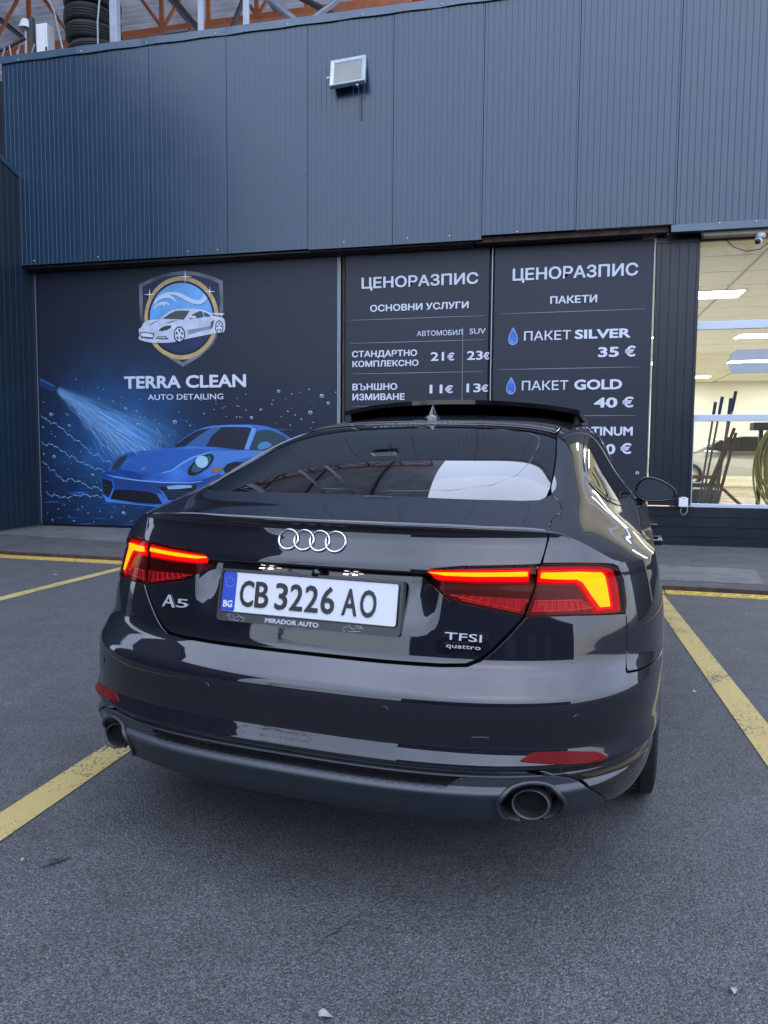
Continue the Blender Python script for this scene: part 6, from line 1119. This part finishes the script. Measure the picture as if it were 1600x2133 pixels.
# ---------------------------------------------------------------- right-hand bay: column, glazed door, workshop hall
col = thing('clad_column', 'narrow dark clad column between the price boards and glass door', 'column', (1.17, YP - .02, .1))
place(ribbed(1.190, 1.690, .575, 3.84, YP - .02, pitch=.105, g=.003).build('cladding_panel', M['clad_dark'], None), col)
place(MB().box((1.180, YP - .030, 3.80), (1.70, YP - .021, 3.90)).build('head_trim', M['clad_dark'], None), col)
place(MB().box((1.66, YP - .034, .60), (1.692, YP + .06, 3.80)).build('jamb_trim', M['clad_dark'], None), col)
door = thing('sectional_door', 'glazed garage door with white bars showing the lit workshop', 'door', (3.6, YP + .08, .07))
DX0, DX1, DY = 1.690, 6.6, YP + .08
M['door_white'] = mat('white_aluminium', (.55, .60, .70), .35, .2)
for z0, z1, d in ((2.753, 2.853, .0), (1.627, 1.711, .0), (.545, .60, -.012)): place(MB().box((DX0, DY - .02 + d, z0), (DX1, DY + .03, z1), .004).build('door_rail', M['door_white'], None), door)
place(MB().box((DX0 - .004, DY - .028, .545), (DX0 + .028, DY + .03, 1.70), .003).build('door_stile', M['door_white'], None), door)
bp_ = MB(); z = .06; prb = []
V = []; zs = []
while z < .54: zs += [(z, 0), (z + .115, 0), (z + .118, .006), (z + .122, .006)]; z += .125
n = len(zs); V = [(1.150, DY - .055 + d, q) for q, d in zs] + [(DX1, DY - .055 + d, q) for q, d in zs]
bp_.add(V, [(i, n + i, n + i + 1, i + 1) for i in range(n - 1)]); bp_.add([(1.150, DY - .055, .06), (1.150, DY + .02, .06), (1.150, DY + .02, .555), (1.150, DY - .055, .555), (DX1, DY + .02, .555), (DX1, DY - .055, .555)], [(0, 3, 2, 1), (3, 5, 4, 2)])
place(bp_.build('bottom_panel', M['clad_dark'], None), door); place(MB().box((1.15, DY - .06, .035), (DX1, DY + .0, .058)).build('rubber_seal', M['shell'], None), door)
pane = glassmat('door_glass', (.93, .95, .90), 1.45, 0, .02, (.75, .78, .68))
for z0, z1 in ((.60, 1.627), (1.711, 2.753), (2.853, 3.80)): place(MB().add([(DX0, DY + .004, z0), (DX1, DY + .004, z0), (DX1, DY + .004, z1), (DX0, DY + .004, z1)], [(0, 1, 2, 3)]).build('pane', pane, None), door)
film = glassmat('frosted_film', (.45, .5, .58), 1.4, .3, .55, (.34, .40, .50))
P = [(2.07, 2.36), (2.11, 2.45), (2.17, 2.50), (6.2, 2.50), (6.2, 2.21), (2.15, 2.21), (2.10, 2.26)]
place(MB().add([(x, DY - .001, z) for x, z in P], [tuple(range(7))[::-1]]).build('frosted_strip', film, None), door)
sf = thing('door_soffit', 'beige soffit panel above the glass door', 'soffit', (3.5, YF_ + .1, 3.80))
bg = mat('beige_soffit', (.50, .46, .36), .7, var=.12)
place(MB().box((1.70, YF_ + .065, 3.815), (7.0, YP + .11, 3.86)).build('soffit_panel', bg, None), sf)
place(MB().box((1.70, YP - .04, 3.790), (2.35, YP + .0, 3.812)).build('rail_slot', M['dark_steel'], None), sf)
cm = thing('security_camera', 'small white security camera with a dark lens above the glass door', 'camera', (2.33, YF_ + .02, 3.80))
MB().lathe([(.001, .03), (.055, .03), (.055, -.02), (.03, -.03)], (0, .08, -.01), 'z', 20).build('mount', M['white_plastic'], cm, recalc=True)
hd = MB().lathe([(.001, -.10), (.034, -.098), (.038, -.08), (.038, .05), (.03, .06)], (0, 0, 0), 'y', 20).build('camera_head', M['white_plastic'], cm, loc=(-.02, .06, -.075), recalc=True)
MB().lathe([(.001, -.102), (.031, -.1015), (.034, -.096)], (0, 0, 0), 'y', 20).build('lens', M['black_plastic'], hd, recalc=True); hd.rotation_euler = (.25, 0, -.35)
tag(MB().tube([(1.98, YP - .05, 3.785), (2.06, YP - .06, 3.70), (2.2, YP - .07, 3.64), (2.35, YP - .08, 3.655), (2.47, YF_ + .1, 3.74)], .006, 6).build('camera_cable', M['dark_steel']), 'thin grey cable sagging towards the security camera', 'cable')
jb = thing('junction_box', 'small white plastic box at the lower corner of the glass door', 'box', (1.60, YP - .04, .62))
MB().box((-.055, -.05, -.06), (.055, 0, .055), .012).build('box_body', M['white_plastic'], jb); MB().box((-.03, -.054, .05), (.03, -.01, .066), .004).build('box_lid', M['white_plastic'], jb)
MB().tube([(-.02, -.03, -.06), (-.03, -.035, -.12), (.0, -.035, -.165), (.045, -.035, -.13), (.06, -.03, -.03)], .004, 6).build('wire', M['cable'], jb)
# hall behind the glass
hall = thing('workshop_hall', 'bright cream workshop hall seen through the glass door', 'room', (6, 20, 0))
HX0, HX1, HY1, HZ = 1.05, 16.0, 31.0, 4.15
def fz_(y): return .07 + .30 * min(1, max(0, (y - 10.4) / 9))
cream = mat('cream_wall', (.97, .965, .87), .6, var=.04, vscale=.6)
ceilm = mat('cream_ceiling_panel', (.95, .945, .86), .5, var=.04, vscale=.5)
floorm = mat('tiled_workshop_floor', (.50, .43, .30), .3, 0, .5, var=.25, vscale=1.2, rvar=.1)
fl2 = MB(); ys = np.linspace(9.92, HY1, 20)
fl2.add([(x, y, fz_(y)) for y in ys for x in (HX0, HX1)], [(2 * i, 2 * i + 1, 2 * i + 3, 2 * i + 2) for i in range(19)]); place(fl2.build('floor', floorm, None), hall)
wl = MB().box((HX0 - .1, 9.92, 0), (HX0, HY1, HZ)).box((HX1, 9.92, 0), (HX1 + .1, HY1, HZ)).box((HX0 - .1, HY1, 0), (HX1 + .1, HY1 + .1, HZ)).box((6.62, 9.9, 0), (HX1, 10.0, HZ)); place(wl.build('walls', cream, None), hall)
cl = MB()                                # ceiling of long panels with open joints
y = 9.92
while y < HY1: cl.box((HX0, y + .012, HZ), (HX1, min(y + 1.0, HY1) - .012, HZ + .05)); y += 1.0
cl.box((HX0, 9.92, HZ + .051), (HX1, HY1, HZ + .08)); place(cl.build('ceiling', ceilm, None), hall)
for x in (2.9, 6.0, 9.1): place(MB().box((x, 9.95, HZ - .012), (x + .03, HY1, HZ - .001)).build('ceiling_batten', mat('grey_joint_strip', (.45, .44, .38), .6), None), hall)
ledm = emis('led_panel_glow', (1, .985, .93), 19)
lights = []
for gx in (1.75, 4.9, 8.2, 11.5):
    for gy in (14.6, 19.6, 24.6, 29.0):
        if not lights:
            o = thing('ceiling_light', 'flush white LED panel glowing in the workshop ceiling', 'ceiling light', (0, 0, 0), group='LED panels in the workshop ceiling')
            MB().add([(-.6, -.3, 0), (.6, -.3, 0), (.6, .3, 0), (-.6, .3, 0)], [(3, 2, 1, 0)]).build('diffuser', ledm, o)
            MB().box((-.63, -.33, .001), (.63, .33, .012)).build('frame', M['white_plastic'], o)
        else: o = copy_tree(lights[0])
        tag(o, 'white LED panel in the %s ceiling row from the door, %s' % ({14.6: 'first', 19.6: 'second', 24.6: 'third', 29.0: 'last'}[gy], {1.75: 'nearest the left wall', 4.9: 'second from the left wall', 8.2: 'third from the left wall', 11.5: 'farthest right'}[gx]))
        o.location = (gx + (.9 if gy in (14.6, 24.6) else 0), gy, HZ - .016); lights.append(o)
# white car at the back of the hall
wc = thing('workshop_car', 'white car parked inside the workshop behind the glass door', 'car', (5.0, 22.4, fz_(22)), (0, 0, R(4)))
side = [(-2.2, .35), (-2.25, .62), (-2.15, .82), (-1.75, .95), (-1.2, 1.02), (-.6, 1.36), (.0, 1.46), (.7, 1.45), (1.3, 1.25), (1.75, 1.02), (2.15, .95), (2.25, .7), (2.2, .32)]
wm = MB(); n = len(side); V = []
for y_, k in ((-.80, .93), (-.86, .97), (-.62, 1.0), (.62, 1.0), (.86, .97), (.80, .93)):
    V += [(x, y_ * (1 if z < 1.0 else .78), z * k if z > 1 else z) for x, z in side]
wm.add(V, [(i * n + j, (i + 1) * n + j, (i + 1) * n + (j + 1) % n, i * n + (j + 1) % n) for i in range(5) for j in range(n)], True); wm.add(V[:n], [tuple(range(n))]); wm.add(V[-n:], [tuple(range(n))[::-1]])
wm.build('body', mat('white_car_paint', (.62, .62, .60), .2, 0, .5, coat=.6), wc, recalc=True)
MB().add([(-1.05, -.872, 1.0), (-.58, -.70, 1.31), (.0, -.69, 1.40), (.65, -.69, 1.39), (1.2, -.70, 1.22), (1.45, -.872, 1.02)], [(0, 5, 4, 3, 2, 1)]).build('side_window', M['carglass'], wc)
for x in (-1.4, 1.38):
    t_ = MB().lathe([(.20, -.1), (.31, -.1), (.335, -.06), (.335, .06), (.31, .1), (.2, .1)], (x, -.80, .335), 'y', 32).build('wheel', M['rubber'], wc, recalc=True)
    rm = MB().lathe([(.001, -.09), (.06, -.1), (.05, -.07), (.20, -.08), (.215, -.105), (.225, -.1)], (x, -.80, .335), 'y', 28)
    for k in range(5): a = 2 * math.pi * k / 5 + .3; rm.box((x - .03, -.895, .335), (x + .03, -.875, .335 + .2), 0, Matrix.Rotation(a, 3, 'Y'), (x, -.885, .335))
    rm.build('rim', M['alloy'], t_, recalc=True)
# brooms and poles leaning inside the glass
brooms = [((1.92, 10.75), (2.05, 10.35, 1.90), M['galv'], 'thin grey broom pole with a blue grip, leftmost of the cluster'), ((1.98, 10.9), (2.14, 10.40, 1.97), M['galv'], 'grey broom pole with a blue grip, second from the left'), ((2.16, 10.8), (2.24, 10.38, 1.95), M['galv'], 'grey broom pole with a blue grip beside the tallest pole'), ((2.13, 11.0), (2.30, 10.40, 2.04), M['galv'], 'tallest broom pole with a looped blue grip')]
bgrip = mat('blue_grip', (.015, .05, .20), .5)
for (x, y), tp, m_, lb in brooms:
    b_ = thing('broom', lb, 'broom', (x, y, .1), group='brooms leaning behind the glass')
    v = Vector(tp) - Vector((x, y, .1)); MB().tube([(0, 0, .05), v * .88], .014, 8).build('pole', m_, b_); MB().tube([v * .87, v], [.02, .022], 8).build('grip', bgrip, b_)
    MB().box((-.16, -.03, -.01), (.16, .03, .06), .01).build('brush_head', M['black_plastic'], b_)
wood = mat('brown_wood_pole', (.22, .14, .08), .6, var=.3, vscale=10)
for (x0, y0_), (x1, y1_, z1), lb in (((1.80, 10.5), (2.22, 10.3, 1.44), 'brown wooden pole leaning right behind the door glass'), ((1.88, 10.6), (2.27, 10.32, 1.52), 'brown wooden pole with a red tip behind the door glass'), ((2.1, 10.7), (2.30, 10.3, 1.50), 'short upright wooden pole between the brooms')):
    w_ = thing('wooden_pole', lb, 'pole', (x0, y0_, .1)); v = Vector((x1 - x0, y1_ - y0_, z1 - .1)); MB().tube([(0, 0, 0), v], .02, 8).build('shaft', wood, w_)
    if 'red tip' in lb: MB().tube([v, v * 1.03], .021, 8).build('tip', mat('red_tip', (.5, .05, .02), .5), w_)
cart = thing('cleaning_cart', 'dark cleaning trolley standing behind the door glass', 'trolley', (1.95, 11.3, .1))
cb_ = MB().box((-.25, -.2, .12), (.35, .25, .62), .02).box((-.28, -.22, .66), (.38, .27, .72), .01); cb_.build('tank', mat('grey_green_plastic', (.10, .11, .09), .5, var=.3), cart)
MB().box((-.1, -.225, .78), (.30, -.21, .83)).build('orange_tray', mat('orange_plastic', (.55, .18, .04), .5), cart)
for x in (-.2, .3): MB().lathe([(.001, -.03), (.07, -.03), (.07, .03), (.001, .03)], (x, -.15, .07), 'y', 16).build('wheel', M['rubber'], cart, recalc=True)
for k in range(3): MB().tube([(-.2 + .1 * k, 0, .7), (-.24 + .09 * k, -.02, 1.25 - .08 * k)], .022, 8).build('bottle_neck', M['dark_steel'], cart)
hs_ = thing('hose_rack', 'black hose rack loaded with a coiled yellow green hose', 'hose rack', (2.80, 10.8, .1))
for x in (-.10, .06): MB().box((x, -.02, 0), (x + .045, .03, 1.55)).build('upright', M['black_plastic'], hs_)
MB().box((-.2, -.12, 1.45), (.45, .1, 1.55), .01).build('top_bar', M['black_plastic'], hs_)
hc = MB(); rnd = random.Random(2)
for k in range(16):
    r1, r2 = rnd.uniform(.20, .30), rnd.uniform(.38, .62); cx = .16 + rnd.uniform(-.05, .12); hc.tube([(cx + r1 * math.sin(a), -.10 - .012 * k % .09, 1.50 - r2 + r2 * math.cos(a)) for a in np.linspace(0, 2 * math.pi, 30)], .013, 6)
hc.build('hose_coil', mat('yellow_green_hose', (.48, .44, .08), .45), hs_)
tag(MB().tube([(2.30, 10.9, .75), (2.42, 10.8, .62), (2.56, 10.7, .48), (2.66, 10.65, .36), (2.62, 10.62, .24), (2.48, 10.6, .17), (2.28, 10.62, .16)], .022, 8).build('floor_hose', mat('red_brown_hose', (.20, .06, .035), .45)), 'reddish hose curling over the workshop floor', 'hose')
tag(MB().tube([(1.78, 10.45, .62), (1.86, 10.45, .40), (1.96, 10.45, .26), (2.05, 10.45, .2)], .014, 8).build('yellow_hose', mat('yellow_hose', (.55, .36, .05), .5)), 'short yellow hose end beside the brooms', 'hose')
# rest of the building behind the facade so nothing shines through
tag(MB().box((-16, 10.0, 6.652), (16, 31.2, 6.66)).build('roof_bounce_membrane', mat('pale_bounce_membrane', (.62, .62, .64), .8, var=.2)), 'unseen pale membrane added on the flat roof to bounce light up', 'roof')  # pale layer added to bounce light onto the shed roof's underside
bk = MB().box((-14, 9.92, 3.95), (7.1, 10.02, 6.7)).box((-14, 9.92, 0), (1.0, 9.98, 3.95)).box((7.12, 9.5, 0), (16, 9.9, 6.7)).box((-14, 10.02, 6.55), (16, 31.2, 6.65)).box((-14, 31.2, 0), (16.2, 31.3, 6.65))
tag(bk.build('wash_building', M['clad_dark']), 'flat roofed wash hall block carrying the blue facade', 'building')

# ---------------------------------------------------------------- things on the flat roof and the open shed above
def onroof(px): pass
RZ = 6.65
ts = []
def tyre(r=.36, w=.24):
    pr = [(r - .12, -w / 2 + .01), (r - .04, -w / 2), (r - .012, -w / 2 + .025), (r, -w / 2 + .06)]
    for z in (-.05, -.02, .02, .05): pr += [(r, z - .007), (r - .008, z - .005), (r - .008, z + .005), (r, z + .007)]
    pr += [(r, w / 2 - .06), (r - .012, w / 2 - .025), (r - .04, w / 2), (r - .12, w / 2 - .01)]
    return MB().lathe(pr, (0, 0, 0), 'z', 56, True)
words = ['lowest of the tyre stack on the roof edge', 'second tyre up in the stack on the roof edge', 'third tyre up in the stack on the roof edge', 'topmost tyre of the stack on the roof edge']
for k in range(5):
    o = tyre(.40, .235).build('stacked_tyre', M['rubber'], recalc=True); o.location = (-6.76 + (-.06, .07, .05, .01, .03)[k], 10.05 + .02 * (k % 2), RZ + .12 + .238 * k); o.rotation_euler = (.05 * math.sin(k), R((4, -7, -6, -4, -3)[k]), k)
    tag(o, ['part hidden worn black tyre lowest in the roof stack', 'black tyre second from the bottom of the roof stack', 'black tyre in the middle of the roof stack', 'black tyre fourth up in the roof stack', 'black tyre topping the roof stack'][k], 'tyre', 'tyres stacked on the roof')
o = tyre(.40, .235).build('stacked_tyre', M['rubber'], recalc=True); o.location = (-2.45, 10.35, 6.86); tag(o, 'single black tyre lying flat near the roof edge, right of the stack', 'tyre', 'tyres stacked on the roof')
# shed: posts, trusses, corrugated roof
SX1 = -2.6
for x, y, lb in ((-6.20, 9.78, 'grey square post beside the tyre stack on the roof'), (-4.96, 9.95, 'slim bright post rising behind the facade, middle of three'), (-4.28, 9.95, 'slim bright post rising behind the facade, rightmost of three')):
    p = thing('steel_post', lb, 'post', (x, y, RZ)); s_ = .055 if 'square' in lb else .035
    MB().box((-s_, -s_, 0), (s_, s_, 5.2), .006).build('shaft', M['galv'], p); MB().box((-s_ * 2, -s_ * 2, 0), (s_ * 2, s_ * 2, .012)).build('base_plate', M['galv'], p)
def truss(y, label, x0=-16.0, x1=SX1, zb=9.15, zt=10.55, m=None):
    t = thing('roof_truss', label, 'truss', (x1, y, zb)); L_ = x1 - x0
    MB().box((-L_, -.05, -.05), (0, .05, .05)).build('bottom_chord', M['orange_steel'], t); MB().box((-L_, -.05, zt - zb - .05), (0, .05, zt - zb + .05)).build('top_chord', M['orange_steel'], t)
    n = 14; d = L_ / n
    for k in range(n + 1):
        MB().box((-k * d - .035, -.03, .05), (-k * d + .035, .03, zt - zb - .05)).build('vertical', M['orange_steel'], t)
        if k < n:
            a, b = ((-k * d, .0), (-(k + 1) * d, zt - zb)) if k % 2 else ((-(k + 1) * d, .0), (-k * d, zt - zb)); MB().tube([(a[0], .035, a[1] + .05), (b[0], .035, b[1] - .05)], .035, 6).build('diagonal', M['orange_steel'], t)
    return t
truss(13.2, 'orange roof truss nearest the facade under the corrugated roof'); truss(18.2, 'orange roof truss further back under the corrugated roof'); truss(15.7, 'orange roof truss between the nearest and the furthest one')
for (a, b, lb) in (((-5.9, 11.6, 9.55), (-3.9, 11.6, 7.85), 'long pale steel brace sloping down to the right'), ((-4.15, 11.6, 7.9), (-2.6, 11.6, 8.75), 'pale steel brace rising to the right beside the bright post'), ((-6.9, 12.4, 9.4), (-5.4, 12.4, 7.6), 'dark steel brace crossing behind the grey post'), ((-5.9, 12.4, 7.9), (-5.1, 12.4, 9.6), 'dark steel brace rising right of the grey post'), ((-5.2, 12.6, 9.5), (-3.2, 12.6, 8.3), 'dark steel brace running behind the bright posts')):
    o = MB().tube([a, b], .055, 4).build('steel_brace', M['galv'] if 'pale' in lb else M['dark_steel']); tag(o, lb, 'brace')
rf = thing('shed_roof', 'corrugated metal roof over the open shed above the facade', 'roof', (-9, 18, 10.65))
cr = MB(); ys = np.arange(8.3, 20.5, .095); V = []
for i, y in enumerate(ys):
    z = 10.66 + (.018 if i % 2 else -.018) + (y - 8.3) * .016
    V += [(-18, y, z), (SX1 + .25, y, z)]
cr.add(V, [(2 * i, 2 * i + 1, 2 * i + 3, 2 * i + 2) for i in range(len(ys) - 1)]); place(cr.build('roof_sheet', M['roofsheet'], None), rf)
for x in np.arange(-16, SX1, 2.0): place(MB().box((x, 8.4, 10.56), (x + .08, 20.4, 10.63)).build('purlin', M['dark_steel'], None), rf)
place(MB().box((-18, 8.26, 10.50), (SX1 + .25, 8.30, 10.72)).build('eaves_trim', M['flash'], None), rf)
# clutter at the left end of the roof
cab = thing('switch_cabinet', 'white electrical cabinet on the roof edge left of the tyres', 'cabinet', (-7.50, 10.0, RZ))
MB().box((-.10, -.08, .22), (.09, .1, .85), .015).build('cabinet_body', M['white_plastic'], cab); MB().box((-.075, -.088, .27), (.065, -.079, .80), .006).build('cabinet_door', M['white_plastic'], cab)
MB().box((-.26, -.02, 0), (-.20, .04, 1.0)).build('support_post', M['dark_steel'], cab); MB().box((.066, -.10, .45), (.088, -.085, .50)).build('latch', M['dark_steel'], cab)
rk = thing('pipe_rack', 'bent metal rail carrying cables at the left end of the roof', 'rack', (-8.4, 10.0, RZ))
for x in (-.35, .05, .42): MB().tube([(x, 0, 0), (x, 0, .55)], .022, 8).build('leg', M['galv'], rk)
MB().tube([(-.8, 0, .52), (-.2, 0, .54), (.2, 0, .60), (.55, 0, .72)], .028, 8).build('rail', M['dark_steel'], rk)
rnd = random.Random(9)
for k in range(5): MB().tube([(-.7 + .25 * k, -.03, .55 + .02 * k), (-.62 + .25 * k, -.05, .25), (-.5 + .25 * k, -.05, .05 + .03 * k), (-.38 + .25 * k, -.04, .3), (-.3 + .26 * k, -.03, .6)], .010, 6).build('cable_loop', M['cable'], rk)
lm = thing('small_wall_lamp', 'small white lamp fixed above the cable rail on the roof', 'lamp', (-8.15, 10.4, 7.78)); MB().lathe([(.001, .12), (.05, .11), (.09, .02), (.10, -.03)], (0, 0, 0), 'z', 20).build('shade', M['white_plastic'], lm, recalc=True); MB().tube([(0, 0, .1), (0, .0, -1.1)], .02, 8).build('stem', M['galv'], lm)
for pts, lb in (([(-8.05, 10.2, 9.0), (-7.3, 9.95, 7.65), (-6.98, 9.7, 6.9)], 'pale guy wire slanting down in front of the tyre stack'), ([(-6.40, 9.75, 9.2), (-6.36, 9.74, 8.0), (-6.45, 9.74, 7.3), (-6.44, 9.72, 6.88)], 'white cable hanging beside the grey post'), ([(-8.6, 9.9, 7.4), (-8.3, 9.8, 7.0), (-8.1, 9.75, 6.85)], 'white cable at the far left end of the roof')):
    tag(MB().tube(smooth3(pts) if False else pts, .012, 6).build('hanging_cable', M['cable']), lb, 'cable')
wk = thing('work_lamp', 'flat black work lamp lying on the flashing near the posts', 'lamp', (-5.15, 9.62, 6.90)); MB().box((-.18, -.05, 0), (.18, .05, .04), .01).build('lamp_head', M['black_plastic'], wk); MB().tube([(-.2, 0, -.06), (-.2, 0, .06), (.2, 0, .06), (.2, 0, -.02)], .012, 6).build('handle', M['black_plastic'], wk)
# ---------------------------------------------------------------- the yard behind the camera, seen only in reflections
ob = thing('yard_building', 'dark plain building across the yard behind the viewer', 'building', (8, -20, 0))
MB().box((-13, -12, 0), (26, 0, 6.2)).build('walls', mat('dark_render', (.05, .05, .055), .8, var=.2, vscale=.5), ob); MB().box((-13.2, -12.2, 6.2), (26.2, .2, 6.45)).build('roof', M['dark_steel'], ob)
for x in (-10, -5, 0, 5, 10): MB().box((x, .01, 2), (x + 2.2, .06, 4)).build('window', M['carglass'], ob)
nb_ = thing('unseen_dark_block', 'unseen tall dark block added behind left to darken the facade', 'building', (-28, -6, 0)); MB().box((-14, -14, 0), (10, 10, 18)).build('walls', mat('dark_block_cladding', (.03, .035, .045), .7, var=.2, vscale=.5), nb_); MB().box((-14.2, -14.2, 18), (10.2, 10.2, 18.3)).build('roof', M['dark_steel'], nb_)  # added out of view so the left of the cladding reflects something dark
low = thing('yard_wall', 'long low dark wall closing the yard behind the viewer', 'wall', (-4, -22, 0)); MB().box((-24, -.3, 0), (-1.2, 0, 1.7)).build('wall_face', mat('dark_yard_wall', (.05, .05, .055), .85, var=.2), low); MB().box((-24.1, -.36, 1.7), (-1.2, .06, 1.8)).build('coping', M['dark_steel'], low)
bark = mat('winter_bark', (.035, .028, .024), .85)
def tree(x, y, h, seed, label):
    rnd = random.Random(seed); t = thing('bare_tree', label, 'tree', (x, y, 0), group='bare trees behind the viewer'); tr = MB(); br_ = MB()
    def grow(p, d, l, r, lv, mb):
        q = p + d * l * .5 + Vector((rnd.uniform(-.08, .08), rnd.uniform(-.08, .08), .03)) * l; e = q + (d + Vector((rnd.uniform(-.2, .2), rnd.uniform(-.2, .2), .12))).normalized() * l * .5
        mb.tube([p, q, e], [r, r * .85, r * .7], 6 if lv < 2 else 4, False)
        if lv >= 5: return
        for k in range(3 if lv < 4 else 2):
            a = rnd.uniform(0, 6.28); sp = rnd.uniform(.35, .8); nd = (d + Vector((math.cos(a), math.sin(a), rnd.uniform(-.1, .5))) * sp).normalized()
            grow(e if k else q.lerp(e, .7), nd, l * rnd.uniform(.62, .8), r * .58, lv + 1, br_)
    grow(Vector((0, 0, 0)), Vector((0, 0, 1)), h * .30, h * .011, 0, tr)
    tr.build('trunk', bark, t); br_.build('crown', bark, t)
for i, (x, y, h, lb) in enumerate([(-7.5, -9, 9, 'bare winter tree behind the viewer, nearest of the row'), (-11, -12, 11, 'bare winter tree behind the viewer, left of the nearest'), (-9, -17, 10, 'bare winter tree behind the viewer, far back in the middle'), (-14, -14, 10, 'bare winter tree behind the viewer, furthest to the side')]): tree(x - 8, y - 6, h, 20 + i, lb)
